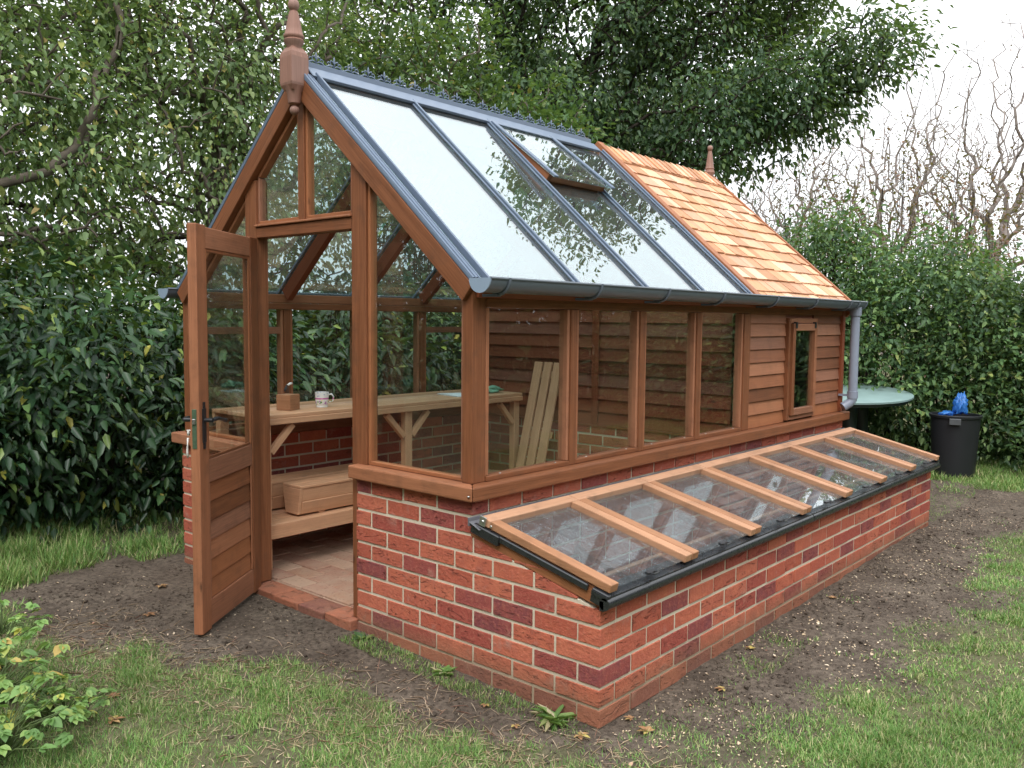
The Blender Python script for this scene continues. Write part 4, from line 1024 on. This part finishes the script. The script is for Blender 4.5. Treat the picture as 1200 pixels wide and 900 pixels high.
# ================================================================== things inside
tb = empty('potting_bench', (1.25, 2.7, .07), 'long slatted pale timber potting bench running along the far glazed wall inside the greenhouse', 'bench')
TZ = .985; TY0, TY1 = 2.455, 3.02; TX0, TX1 = .13, 2.42
mb = MB(); n = 6; wv = (TY1-TY0)/n
for i in range(n): mb.box((TX0, TY0+i*wv+.003, TZ-.022), (TX1, TY0+(i+1)*wv-.003, TZ), (1, 0, 0))
mb.build('bench_top', 'pine', tb, bevel=.003)
mb = MB(); mb.box((TX0+.002, TY0-.004, TZ-.058), (TX1-.002, TY0+.020, TZ-.0225), (1, 0, 0)); mb.box((TX0+.002, TY1-.03, TZ-.085), (TX1-.002, TY1-.005, TZ-.023), (1, 0, 0))
for x in (.2, 1.2, 2.3): mb.box((x, TY0+.021, TZ-.06), (x+.04, TY1-.031, TZ-.023), (0, 1, 0))
mb.build('bench_rail', 'pine', tb, bevel=.003)
for x in (.135, 1.235, 2.345):
    for yy in (TY0+.022, TY1-.09):
        p = MB(); p.box((x, yy, .07), (x+.062, yy+.05, TZ-.059), (0, 0, 1)); p.build('leg', 'pine', tb, bevel=.003)
for x, ss in ((.197, (1,)), (1.235+.031, (-1, 1)), (2.345, (-1,))):
    for s in ss:
        xo = x if len(ss) == 1 else x+s*.032
        MB().beam((xo+s*.004, TY0+.040, TZ-.225), (xo+s*.155, TY0+.040, TZ-.068), .034, .036, (0, 0, 1)).build('brace', 'pine', tb, bevel=.002)
SZ = .352
mb = MB()
for i in range(5): mb.box((TX0+.005, 2.44+i*.112, SZ-.022), (TX1, 2.44+i*.112+.095, SZ), (1, 0, 0))
mb.box((TX0+.007, 2.418, SZ-.085), (TX1, 2.439, SZ+.0), (1, 0, 0))
mb.build('lower_shelf', 'pine', tb, bevel=.003)

def trough(x0, x1, y0, y1, z0, z1, label, m_='pine'):
    t = empty('planter_trough', ((x0+x1)/2, (y0+y1)/2, z0), label, 'planter', 'timber troughs on the lower shelf')
    zm = (z0+z1)/2+.005
    mb = MB(); ins = .028
    mb.hexa([(x0, y0+ins, z0+.012), (x0+.022, y0+ins, z0+.012), (x0+.022, y1-ins, z0+.012), (x0, y1-ins, z0+.012), (x0, y0, z1), (x0+.022, y0, z1), (x0+.022, y1, z1), (x0, y1, z1)], (0, 1, 0)); mb.build('end_panel', m_, t, bevel=.003); mb = MB()
    mb.hexa([(x1-.022, y0+ins, z0+.012), (x1, y0+ins, z0+.012), (x1, y1-ins, z0+.012), (x1-.022, y1-ins, z0+.012), (x1-.022, y0, z1), (x1, y0, z1), (x1, y1, z1), (x1-.022, y1, z1)], (0, 1, 0)); mb.build('end_panel', m_, t, bevel=.003)
    mb = MB()
    mb.hexa([(x0+.023, y0+ins, z0+.012), (x1-.023, y0+ins, z0+.012), (x1-.023, y0+ins+.018, z0+.012), (x0+.023, y0+ins+.018, z0+.012), (x0+.023, y0+.006, zm), (x1-.023, y0+.006, zm), (x1-.023, y0+.026, zm), (x0+.023, y0+.026, zm)], (1, 0, 0)); mb.build('side_panel', m_, t, bevel=.003); mb = MB()
    mb.hexa([(x0+.023, y0+.018, zm+.001), (x1-.023, y0+.018, zm+.001), (x1-.023, y0+.036, zm+.001), (x0+.023, y0+.036, zm+.001), (x0+.023, y0+.004, z1-.001), (x1-.023, y0+.004, z1-.001), (x1-.023, y0+.022, z1-.001), (x0+.023, y0+.022, z1-.001)], (1, 0, 0)); mb.build('side_panel', m_, t, bevel=.003); mb = MB()
    mb.hexa([(x0+.023, y1-ins-.02, z0+.012), (x1-.023, y1-ins-.02, z0+.012), (x1-.023, y1-ins, z0+.012), (x0+.023, y1-ins, z0+.012), (x0+.023, y1-.02, z1), (x1-.023, y1-.02, z1), (x1-.023, y1, z1), (x0+.023, y1, z1)], (1, 0, 0))
    mb.build('side_panel', m_, t, bevel=.003)
    mb = MB(); m2 = (y0+y1)/2
    mb.box((x0+.001, y0-.002, z1+.001), (x1-.001, m2-.004, z1+.018), (1, 0, 0)); mb.build('lid', m_, t, bevel=.003); mb = MB(); mb.box((x0+.001, m2+.004, z1+.001), (x1-.001, y1+.002, z1+.018), (1, 0, 0)); mb.build('lid', m_, t, bevel=.003)
    for x in (x0+.16, x1-.18): MB().box((x, y0+.035, z0), (x+.045, y1-.035, z0+.0115), (0, 1, 0)).build('foot', m_, t, bevel=.002)
trough(.375, 1.20, 2.452, 2.635, SZ+.001, .525, 'pale timber trough at the front of the lower shelf, nearest the doorway')
trough(.33, 1.15, 2.70, 2.90, SZ+.001, .525, 'shadowed timber planter trough behind the front one on the lower shelf')

# wooden block with a small tool behind it, mug
bl = MB(); a = .35; c0 = Vector((.425, 2.64, TZ+.001)); ex, ey = Vector((math.cos(a), math.sin(a), 0)), Vector((-math.sin(a), math.cos(a), 0)); hh = .050
bl.hexa([c0-ex*hh-ey*hh, c0+ex*hh-ey*hh, c0+ex*hh+ey*hh, c0-ex*hh+ey*hh]+[c0+s+Vector((0, 0, .095)) for s in (-ex*hh-ey*hh, ex*hh-ey*hh, ex*hh+ey*hh, -ex*hh+ey*hh)], (1, 0, 0))
o = bl.build('wooden_block', 'cedar_pale', None, bevel=.003, seg=2, origin=tuple(c0)); tag(o, 'small square reddish wooden block at the door end of the bench top', 'block')
tl_ = empty('hand_tool', (.50, 2.76, TZ), 'small dark hand tool with a white tip standing up behind the wooden block', 'tool')
p = MB(); p.tube([(.50, 2.76, TZ+.004), (.500, 2.76, TZ+.08), (.497, 2.757, TZ+.13), (.50, 2.755, TZ+.142)], [.016, .014, .012, .006], 10); p.build('grip', 'dark_frame_wood', tl_, smooth=True)
p = MB(); p.tube([(.497, 2.757, TZ+.135), (.478, 2.748, TZ+.118), (.470, 2.74, TZ+.105)], [.008, .007, .004], 8); p.build('blade', 'black_metal', tl_, smooth=True)
p = MB(); p.tube([(.500, 2.755, TZ+.140), (.522, 2.757, TZ+.150), (.535, 2.758, TZ+.150)], [.007, .008, .006], 8); p.build('tip', 'tag_white', tl_, smooth=True)
mg = empty('mug', (.672, 2.635, TZ+.001), 'white china mug with a painted flower pattern and pink band on the bench top', 'mug')
p = MB(); p.lathe((0, 0, 0), [(.020, .0), (.036, .0), (.037, .006), (.034, .010), (.038, .016), (.042, .05), (.044, .095), (.041, .095), (.038, .05), (.033, .012), (.004, .010)], 28)
o = p.build('cup', 'mug_glaze', mg, smooth=True, autosm=True); o.matrix_parent_inverse = Matrix()
p = MB(); dd = Vector((.78, -.62, 0)); p.tube([dd*.041+V(0, 0, .078), dd*.060+V(0, 0, .082), dd*.072+V(0, 0, .065), dd*.068+V(0, 0, .040), dd*.041+V(0, 0, .026)], [.005, .0055, .005, .005, .005], 8)
o = p.build('handle', 'mug_glaze', mg, smooth=True); o.matrix_parent_inverse = Matrix()
p = MB(); p.hexa([(1.78, 2.53, TZ+.001), (1.99, 2.50, TZ+.001), (2.03, 2.76, TZ+.001), (1.83, 2.79, TZ+.001), (1.78, 2.53, TZ+.007), (1.99, 2.50, TZ+.004), (2.03, 2.76, TZ+.005), (1.83, 2.79, TZ+.010)])
o = p.build('paper_sheet', 'paper', None); tag(o, 'loose white sheet of paper lying flat on the bench top', 'paper')
def blob(name, c, r, sq, amp, m_, fr=9, seed=0, sub=4):
    bm = bmesh.new(); bmesh.ops.create_icosphere(bm, subdivisions=sub, radius=1)
    for v in bm.verts:
        n = fbm(v.co.x*fr*.3+seed+v.co.z*2, v.co.y*fr*.3+v.co.z*fr*.2+seed*2, 4)-.5
        v.co = Vector((v.co.x*sq[0], v.co.y*sq[1], max(v.co.z, -.35)*sq[2]))*r*(1+amp*float(n)*2)
    me = bpy.data.meshes.new(name); bm.to_mesh(me); bm.free(); me.materials.append(MATS[m_]); me.polygons.foreach_set('use_smooth', [True]*len(me.polygons))
    o = bpy.data.objects.new(name, me); COL.objects.link(o); o.location = c; return o
o = blob('folded_cloth', (2.25, 2.66, TZ+.02), .075, (1.5, 1, .45), .5, 'green_cloth', 9, 3); tag(o, 'crumpled pale green cloth at the far end of the bench top', 'cloth')

# spare slatted shelf leaning on the partition
sp = empty('slatted_panel', (2.30, 2.27, .07), 'pale slatted duckboard of three planks leaning upright against the partition beside the bench end', 'slatted panel')
P0, P1 = Vector((2.20, 0, .07)), Vector((2.515, 0, 1.225)); dS = (P1-P0); LS = dS.length; dS.normalize(); nS = Vector((-dS.z, 0, dS.x)); 
for i in range(3):
    y0 = 2.155+i*.094; p = MB(); q = []
    for s, t in ((0, 0), (LS, 0)): pass
    A = P0+Vector((0, y0, 0)); B = P1+Vector((0, y0, 0)); w_ = Vector((0, .076, 0)); t_ = nS*.020
    p.hexa([A, A+w_, A+w_-t_, A-t_, B, B+w_, B+w_-t_, B-t_], dS); p.build('slat', 'pine', sp, bevel=.003)
p = MB()
for s in (.06, .62, 1.08):
    A = P0+dS*s-nS*.0205+Vector((0, 2.15, 0)); w_ = Vector((0, .27, 0)); p.hexa([A, A+w_, A+w_-nS*.018, A-nS*.018, A+dS*.05, A+w_+dS*.05, A+w_+dS*.05-nS*.018, A+dS*.05-nS*.018], (0, 1, 0))
p.build('cross_batten', 'pine', sp, bevel=.002)

# ================================================================== round garden table, tub
tx, ty, r_t = 6.20, 1.55, .80; tz0 = float(gz(tx, ty))-.02
gt = empty('garden_table', (tx, ty, tz0), 'round pale green garden table on dark legs behind the greenhouse corner', 'table')
p = MB(); p.lathe((tx, ty, 0), [(r_t*.3, .715), (r_t*.98, .715), (r_t, .72), (r_t, .737), (r_t*.985, .743), (r_t*.3, .743)], 56); p.build('tabletop', 'table_green', gt, smooth=True, autosm=True)
p = MB(); p.lathe((tx, ty, 0), [(r_t*.2, .66), (r_t*.96, .685), (r_t*.97, .7145), (r_t*.2, .7145)], 48); p.build('rim', 'table_dark', gt, smooth=True, autosm=True)
for a in (-.65, .92, 2.49, 4.06):
    cx_, cy_ = tx+math.cos(a)*r_t*.5, ty+math.sin(a)*r_t*.5; p = MB(); p.tube([(cx_-math.cos(a)*.05, cy_-math.sin(a)*.05, .67), (cx_, cy_, .35), (cx_+math.cos(a)*.09, cy_+math.sin(a)*.09, tz0)], [.10, .065, .05], 12); p.build('leg', 'table_dark', gt, smooth=True, autosm=True)
gt.rotation_euler = (R(2.2), R(-2.6), 0); gt.location.z += .11
# tub
ux, uy = 6.50, .40; uz = float(gz(ux, uy))-.01
def pxdist(): pass
tu = empty('garden_tub', (ux, uy, uz), 'black plastic tub bin standing on the grass in front of the right hedge', 'bin')
HT = .60; RB, RTT = .185, .232
p = MB(); p.lathe((ux, uy, uz), [(RB, 0), (RB+.004, .004), (RTT-.012, HT-.03), (RTT, HT-.028), (RTT+.004, HT-.005), (RTT-.004, HT), (RTT-.018, HT-.004), (RB-.012, .02), (.01, .015)], 40); p.build('body', 'tub_plastic', tu, smooth=True, autosm=True)
vd = Vector((-2.63-ux, -1.84-uy, 0)).normalized(); sdv = Vector((-vd.y, vd.x, 0))
c = Vector((ux, uy, uz+HT-.055))+vd*(RTT-.004); p = MB(); p.hexa([c-sdv*.05-Vector((0, 0, .03)), c+sdv*.05-Vector((0, 0, .03)), c+sdv*.05+vd*.02-Vector((0, 0, .03)), c-sdv*.05+vd*.02-Vector((0, 0, .03)), c-sdv*.05+Vector((0, 0, .03)), c+sdv*.05+Vector((0, 0, .03)), c+sdv*.05+vd*.02+Vector((0, 0, .03)), c-sdv*.05+vd*.02+Vector((0, 0, .03))]); p.build('grip_handle', 'label_grey', tu, bevel=.004)
bag = blob('plastic_bag', (ux+.02, uy-.03, uz+HT+.06), .085, (.75, .75, 1.5), .75, 'blue_plastic', 14, 8, 4); tag(bag, 'crumpled bright blue plastic bag stuffed in the top of the black tub', 'bag')
b2 = blob('plastic_bag', (-sdv*.11*-1)*0+Vector((0, 0, 0)), .055, (1.6, 1.2, .5), .6, 'blue_plastic', 12, 4, 3); b2.name = 'bag_fold'; b2.parent = bag; b2.location = (-.03, .10, -.06)

# ================================================================== vegetation
hedge('laurel_hedge', 'dark evergreen laurel hedge along the left behind the greenhouse', [(-2.6, 5.6), (-1.0, 5.25), (.4, 4.85), (2.2, 4.75), (4.5, 4.9)], 1.55, .85, 1700, 40, .18, .090, .38, 'leaf_laurel', droop=.75, top_var=.35)
hedge('garden_hedge', 'tall mixed green hedge closing the garden on the right behind the black tub', [(6.3, 4.2), (7.55, 2.1), (8.0, .6), (8.5, -1.6), (9.2, -4.0)], 2.22, .85, 3400, 32, .17, .068, .45, 'leaf_hedge', droop=.55, top_var=.33)
hedge('boundary_hedge', 'dark hedge behind the shed end beyond the round table', [(3.8, 5.6), (5.4, 5.3), (7.2, 4.6), (9.0, 4.2)], 2.5, .6, 1500, 16, .13, .09, .42, 'leaf_laurel', droop=.8)

tree('leafy_tree', 'tall light green leafy tree with thin dark trunk rising over the left hedge', [(-.9, 6.2, 0), (-.8, 6.2, 1.5), (-.85, 6.2, 2.8), (-.7, 6.3, 4.0)], .10,
     [(-1.9, 6.3, 2.9, 1.7, .8, 1.4, .9), (-.2, 6.0, 2.9, 1.7, .8, 1.4, .9), (-1.7, 6.6, 4.6, 1.7, 1.0, 1.5, .8), (.3, 6.3, 4.5, 1.7, 1.0, 1.5, .9), (-.4, 6.9, 6.2, 2.2, 1.2, 1.3, .7), (-2.8, 7.2, 5.0, 1.0, 1.0, 1.6, .35)], 1500, 21, .17, .064, .52, 'leaf_light', 'bark', droop=.5, cut=lambda a: (a[:, 2] > .9), twig=.0085)
tree('slender_tree', 'light green tree with fine upright stems directly behind the front gable', [(2.0, 6.4, 0), (2.1, 6.4, 2.0), (2.2, 6.5, 3.4)], .09,
     [(1.6, 6.2, 3.0, 1.5, .9, 1.5, 1), (3.5, 6.7, 3.5, 1.8, .9, 1.6, 1), (2.0, 6.6, 4.8, 1.8, 1.0, 1.3, .9), (2.5, 7.0, 6.2, 2.4, 1.2, 1.4, .8)], 1450, 21, .17, .064, .52, 'leaf_light', 'bark', droop=.5, cut=lambda a: (a[:, 2] > 1.3), twig=.0075)
tree('background_tree', 'darker green tree filling the gaps behind the light green trees on the left', [(-1.5, 10.2, 0), (-1.4, 10.2, 2.5), (-1.2, 10.2, 4.2)], .16,
     [(-3.4, 9.6, 4.0, 2.4, 1.0, 3.0, .8), (.0, 9.8, 3.6, 2.6, 1.0, 3.0, 1), (3.2, 10.0, 4.4, 2.6, 1.0, 3.2, 1)], 620, 24, .30, .11, .5, 'leaf_mid', 'bark_dark', droop=.5, cut=lambda a: (a[:, 2] > .8))
tree('broadleaf_tree', 'mid green broadleaf tree showing above the middle of the greenhouse ridge', [(6.2, 6.6, 0), (6.2, 6.6, 2.0), (6.3, 6.7, 3.2)], .11,
     [(5.2, 6.6, 4.0, 1.5, 1.1, 1.5, 1), (6.9, 6.4, 3.6, 1.5, 1.1, 1.3, 1)], 700, 26, .17, .085, .55, 'leaf_mid', 'bark', droop=.5)
tree('oak_tree', 'large dark green tree whose spreading crown reaches over the shed roof to the right', [(11.0, 10.2, 0), (11.0, 10.1, 2.5), (11.1, 9.8, 4.2), (11.3, 9.4, 5.4)], .26,
     [(8.6, 10.0, 7.0, 3.0, 2.4, 2.6, 1), (11.5, 8.6, 7.2, 2.8, 2.4, 2.8, 1.2), (13.2, 7.0, 7.6, 2.4, 2.1, 1.9, .9), (14.2, 6.2, 8.6, 2.2, 1.9, 1.6, .5), (10.0, 9.2, 10.3, 4.2, 2.8, 2.2, .8), (13.8, 5.0, 10.8, 2.0, 1.7, 2.0, .7), (11.6, 5.9, 4.9, 1.3, 1.2, .9, .35), (12.3, 4.7, 5.5, 1.2, 1.1, .8, .3), (12.6, 3.5, 6.1, .9, .9, .6, .14), (11.4, 7.9, 4.9, 1.5, 1.3, 1.2, .45), (9.6, 8.6, 5.0, 1.8, 1.4, 1.3, .4)], 4600, 20, .20, .105, .5, 'leaf_dark', 'bark_dark', droop=.45, twig=.008)
for i, (x, y, s, lab) in enumerate([(23.5, 9.6, 1.15, 'bare brown tree furthest left of the leafless trees beyond the right hedge'), (27.0, 7.6, 1.42, 'tall bare forked tree at the centre of the leafless trees beyond the right hedge'), (24.0, 3.7, 1.38, 'bare tree with thick forked trunk at the right edge beyond the hedge')]):
    h = 6.6*s
    tree('bare_tree', lab, [(x, y, 0), (x+.1, y, h*.15), (x-.1, y+.1, h*.28)], 0.15*s, [(x-.5, y+.7, h*.60, 1.2*s, 1.5*s, 2.5*s, 1), (x+.5, y-.7, h*.72, 1.2*s, 1.5*s, 2.6*s, 1)], 1100, 1, .3, .06, .5, 'leaf_red', 'bark_hazed', group='bare trees beyond the hedge', twig=.0055, shell=.1, jit=.02, pen=.4, arch=.0, power=2.5)
hedge('copper_shrub', 'reddish brown autumn shrubs behind the top of the right hedge', [(15.5, 6.2), (17, 4.0), (18, 1.5)], 4.3, .9, 750, 12, .35, .08, .5, 'leaf_red', cat='shrub', droop=.3, top_var=.45)
# unseen hedges outside the view, added to darken what the panes mirror
hedge('side_reflection_hedge', 'unseen tall dark hedge added beside the lawn to darken the side pane reflections', [(-4, -8.5), (3, -8.8), (9, -7.6), (13, -5)], 4.6, 1.0, 1900, 12, .30, .24, .5, 'leaf_dark', droop=.5)
hedge('rear_reflection_hedge', 'unseen tall dark hedge added behind the viewpoint to darken the gable pane reflections', [(-9, -7), (-10.5, 0), (-10, 8), (-7, 13)], 6.5, 1.2, 2600, 12, .36, .28, .5, 'leaf_dark', droop=.5)

# ---- weeds, litter, grass
def ray_ok(x, y): return True
def leafy_plant(name, label, c, n, h, L, seed, mname='leaf_weed', group=None):
    root = empty(name, (c[0], c[1], float(gz(c[0], c[1]))), label, 'plant', group)
    z0 = float(gz(c[0], c[1])); ls = []; cs = []
    for i in range(n):
        a = rng.random()*2*math.pi; r = rng.random()**.6*h*1.1; t = np.array([c[0]+math.cos(a)*r, c[1]+math.sin(a)*r, z0+h*(.06+.94*rng.random()**.7)])
        b = np.array([c[0]+rng.normal()*.02, c[1]+rng.normal()*.02, z0-.01]); m_ = b*.5+t*.5+np.array([0, 0, h*.15]); ls.append((np.array([b, m_, t]), [.0035, .0028, .0018])); cs.append(t)
    v, f_ = tubes_np(ls, 4); np_mesh('stems', v, f_, 'stem_green', root, True)
    cs = np.array(cs); k = 5; cc = np.repeat(cs, k, 0); m_ = len(cc); ang = np.tile(np.linspace(-1.25, 1.25, k), len(cs))+np.repeat(rng.random(len(cs))*6.28, k)
    d = np.stack([np.cos(ang), np.sin(ang), np.full(m_, -.15)+rng.normal(size=m_)*.12], 1); nr = np.repeat(rng.normal(size=(len(cs), 3))*.28+np.array([0, 0, 1]), k, 0)
    LL = L*(1+rng.uniform(-.3, .3, m_))*np.tile([.7, .9, 1.05, .9, .7], len(cs)); v, f_ = leaves(cc, d, nr, LL, LL*.62, .12, .2); np_mesh('leaves', v, f_, mname, root)
PL = [(-1.62, 1.40, 40, .27, .062, 'yellow-green lobed plant in the bottom left corner, nearest the viewer'), (-1.50, 1.80, 40, .28, .060, 'bushy lobed green plant at the left edge just above the corner plant'), (-1.38, 2.20, 34, .24, .054, 'low pale green leafy plant at the left edge between lawn and soil'),
      (-1.22, 2.62, 16, .22, .05, 'leafy green sapling at the left edge by the grassy verge under the hedge'), (-1.36, 1.50, 26, .17, .050, 'low lobed plant with yellowing leaves just right of the corner plant')]
for x, y, n, h, L, lab in PL: leafy_plant('weed_plant', lab, (x, y), int(n*1.7), h*.85, L*.82, 0)
leafy_plant('young_shrub', 'low green nettles at the foot of the right hedge beside the black tub', (7.1, -.35), 60, .42, .07, 1, 'leaf_hedge')
def rosette(name, label, x, y, n, L, w_, up, mname='grass'):
    z0 = float(gz(x, y)); a = rng.random(n)*6.28; c = np.tile(np.array([x, y, z0]), (n, 1))+rng.normal(size=(n, 3))*np.array([.012, .012, .001])
    d = np.stack([np.cos(a), np.sin(a), rng.uniform(.3, up, n)], 1); LL = L*rng.uniform(.6, 1.1, n); v, f_ = leaves(c, d, np.tile([0., 0, 1.], (n, 1)), LL, LL*w_, .1, .45)
    o = np_mesh(name, v, f_, mname); tag(o, label, 'plant'); return o
rosette('dandelion', 'green dandelion rosette growing at the foot of the brick wall near its front corner', -.07, .16, 26, .10, .26, 1.6)
rosette('seedling', 'small round-leaved green seedling against the brick pier right of the door step', -.07, 1.33, 14, .06, .7, 1.5, 'leaf_mid')
rosette('grass_tuft', 'low leafy tuft at the brick wall foot left of the dandelion', -.06, .78, 30, .055, .3, 1.3)

def blades(n, xr, yr, dens, hmin, hmax, wd, keep=1.0):
    x = rng.uniform(*xr, n); y = rng.uniform(*yr, n); g_ = dens(x, y)
    cl = fbm(x*7+2, y*7, 3); ok = rng.random(n) < np.clip(g_*(.15+1.7*np.clip(cl-.25, 0, 1)), 0, 1)
    ok &= ~((x > -.02) & (x < 4.30) & (y > -.02) & (y < 3.17))
    x, y, g_, cl = x[ok], y[ok], g_[ok], cl[ok]; n = len(x); z = gz(x, y)-.004
    a = rng.random(n)*6.28; lean = rng.uniform(.25, 1.3, n); h = rng.uniform(hmin, hmax, n)*(.5+.8*cl)*(.55+.6*g_)
    d = np.stack([np.cos(a)*lean, np.sin(a)*lean, np.ones(n)], 1); d /= np.linalg.norm(d, axis=1, keepdims=True)
    s = np.stack([-np.sin(a), np.cos(a), np.zeros(n)], 1); c = np.stack([x, y, z], 1); w_ = wd*rng.uniform(.6, 1.3, n)[:, None]; h = h[:, None]
    m1 = c+d*h*.5; dn = d.copy(); dn[:, 2] -= .55*rng.random(n); tip = m1+dn*h*.55
    v = np.stack([c-s*w_, c+s*w_, m1+s*w_*.75, m1-s*w_*.75, tip], 1).reshape(-1, 3); b = (np.arange(n)*5)[:, None]
    f1 = (b+np.array([[0, 1, 2, 3]])); f2 = (b+np.array([[3, 2, 4, 4]]))
    return v, b, n
def grass_obj(sets, name='grass'):
    vs_, tri = [], []; off = 0
    for v, b, n in sets:
        vs_.append(v); bb = (np.arange(n)*5)[:, None]+off
        tri.append(np.concatenate([bb+np.array([[0, 1, 2]]), bb+np.array([[0, 2, 3]]), bb+np.array([[3, 2, 4]])])); off += n*5
    o = np_mesh(name, np.concatenate(vs_), np.concatenate(tri), 'grass'); tag(o, 'short patchy lawn grass growing round the greenhouse', 'grass', kind='stuff')
near = blades(420000, (-1.9, .9), (-1.5, 3.2), green, .018, .050, .0016)
mid = blades(620000, (.3, 6.5), (-3.2, .3), green, .018, .046, .0021)
back = blades(90000, (-2.2, .6), (2.9, 5.2), green, .05, .15, .0028)
far = blades(150000, (5.6, 9.0), (-3.5, 1.5), green, .05, .11, .0032)
strip = blades(9000, (-.16, .0), (0, 1.4), lambda x, y: .45+0*x, .02, .05, .0018)
strip2 = blades(12000, (0, 2.2), (-.28, -.02), lambda x, y: .5*np.clip(fbm(x*3, y*3, 3)*2-.8, 0, 1), .02, .05, .002)
grass_obj([near, mid, back, far, strip, strip2])

# chips, stones and fallen leaves
n = 8500
x = np.concatenate([rng.uniform(-1.2, .2, 1500), rng.uniform(0, 6, n-1500)]); y = np.concatenate([rng.uniform(-.6, 3.2, 1500), -np.abs(rng.normal(0, .55, n-1500))-.02])
ok = ~((x > -.03) & (x < 4.3) & (y > -.02)); ok &= rng.random(n) < np.clip(1.4*(fbm(x*2.3+8, y*2.3, 3)-.22), .05, 1); x, y = x[ok], y[ok]; n = len(x)
c = np.stack([x, y, gz(x, y)+.003], 1); d = rand_unit(n); d[:, 2] = np.abs(d[:, 2])*.25; LL = rng.uniform(.004, .014, n)*np.where(rng.random(n) < .06, 2, 1)
v, f_ = leaves(c, d, rand_unit(n)*.4+np.array([0, 0, 1.]), LL, LL*.6, .25, .1)
o = np_mesh('wood_chips', v, f_, 'chips'); tag(o, 'pale wood chips and grit scattered over the bare soil', 'wood chips', kind='stuff')
# straw like dry grass on the near left soil edge
n = 8000; x = rng.uniform(-1.5, .0, n); y = rng.uniform(-.6, 2.6, n)
xb = np.interp(y, [-1, -.2, .4, .9, 1.3, 1.8, 2.2, 3.2], [-.05, -.25, -.42, -.50, -.62, -.78, -.95, -.95]); ok = np.abs(x-xb+.16) < .26*rng.random(n)*2.2; x, y = x[ok], y[ok]; n = len(x)
c = np.stack([x, y, gz(x, y)+.004], 1); d = rand_unit(n); d[:, 2] = np.abs(d[:, 2])*.22; LL = rng.uniform(.03, .09, n); v, f_ = leaves(c, d, rand_unit(n)*.2+np.array([0, 0, 1.]), LL, LL*0+.0022, .1, .15)
o = np_mesh('dry_grass', v, f_, 'chips'); tag(o, 'dry straw coloured grass stems lying along the lawn edge', 'dry grass', kind='stuff')
lv_pts = [(-.10, .02, .05), (.10, -.16, .055), (.62, -.20, .04), (-.35, 2.75, .05), (-.62, 2.35, .05), (-1.25, 1.35, .055), (-1.15, 1.55, .045), (.15, -.05, .035), (-.15, .45, .03), (1.1, -.09, .04), (2.1, -.1, .04), (-.2, .25, .03)]
vs_, fs_ = [], []; off = 0
for (x, y, L) in lv_pts:
    k = 5; a0 = rng.random()*6.28; ang = a0+np.linspace(-1.7, 1.7, k); c = np.tile([x, y, float(gz(x, y))+.008], (k, 1)); d = np.stack([np.cos(ang), np.sin(ang), np.full(k, .18)], 1)
    LL = L*np.array([.6, .85, 1, .85, .6]); v, f_ = leaves(c, d, np.tile([.1, .1, 1.], (k, 1)), LL, LL*.5, .12, .15); vs_.append(v); fs_.append(f_+off); off += len(v)
o = np_mesh('fallen_leaves', np.concatenate(vs_), np.concatenate(fs_), 'leaf_litter'); tag(o, 'brown and yellow fallen leaves scattered at the foot of the walls', 'fallen leaves', kind='stuff')

# crumbly clods of earth on the bare soil
n = 16000; x = rng.uniform(-1.6, 6.2, n); y = np.where(x < .2, rng.uniform(-.9, 3.6, n), -np.abs(rng.normal(0, .5, n))-.01)
k = int(n*.35); x[:k] = rng.uniform(-1.3, -.02, k); y[:k] = rng.uniform(-.5, 3.4, k)
ok = ~((x > -.03) & (x < 4.3) & (y > -.02)) & (rng.random(n) < np.clip(1.1-1.3*green(x, y), 0, 1)*np.clip(2*fbm(x*4, y*4, 3)-.5, 0, 1)); x, y = x[ok], y[ok]; n = len(x)
r = rng.uniform(.0025, .008, n)*np.where(rng.random(n) < .08, 2.2, 1)
cube = np.array([[a, b, c] for c in (-1, 1) for b in (-1, 1) for a in (-1, 1)], float)/1.7
v = np.stack([x, y, gz(x, y)+r*.25], 1)[:, None]+cube[None]*r[:, None, None]*rng.uniform(.45, 1.25, (n, 8, 1))*np.array([1, 1, .75])
f6 = np.array([[0, 2, 3, 1], [4, 5, 7, 6], [0, 1, 5, 4], [1, 3, 7, 5], [3, 2, 6, 7], [2, 0, 4, 6]])
o = np_mesh('soil_clods', v.reshape(-1, 3), ((np.arange(n)*8)[:, None, None]+f6[None]).reshape(-1, 4), 'ground'); tag(o, 'crumbly brown clods of earth on the bare ground round the greenhouse', 'soil', kind='stuff')
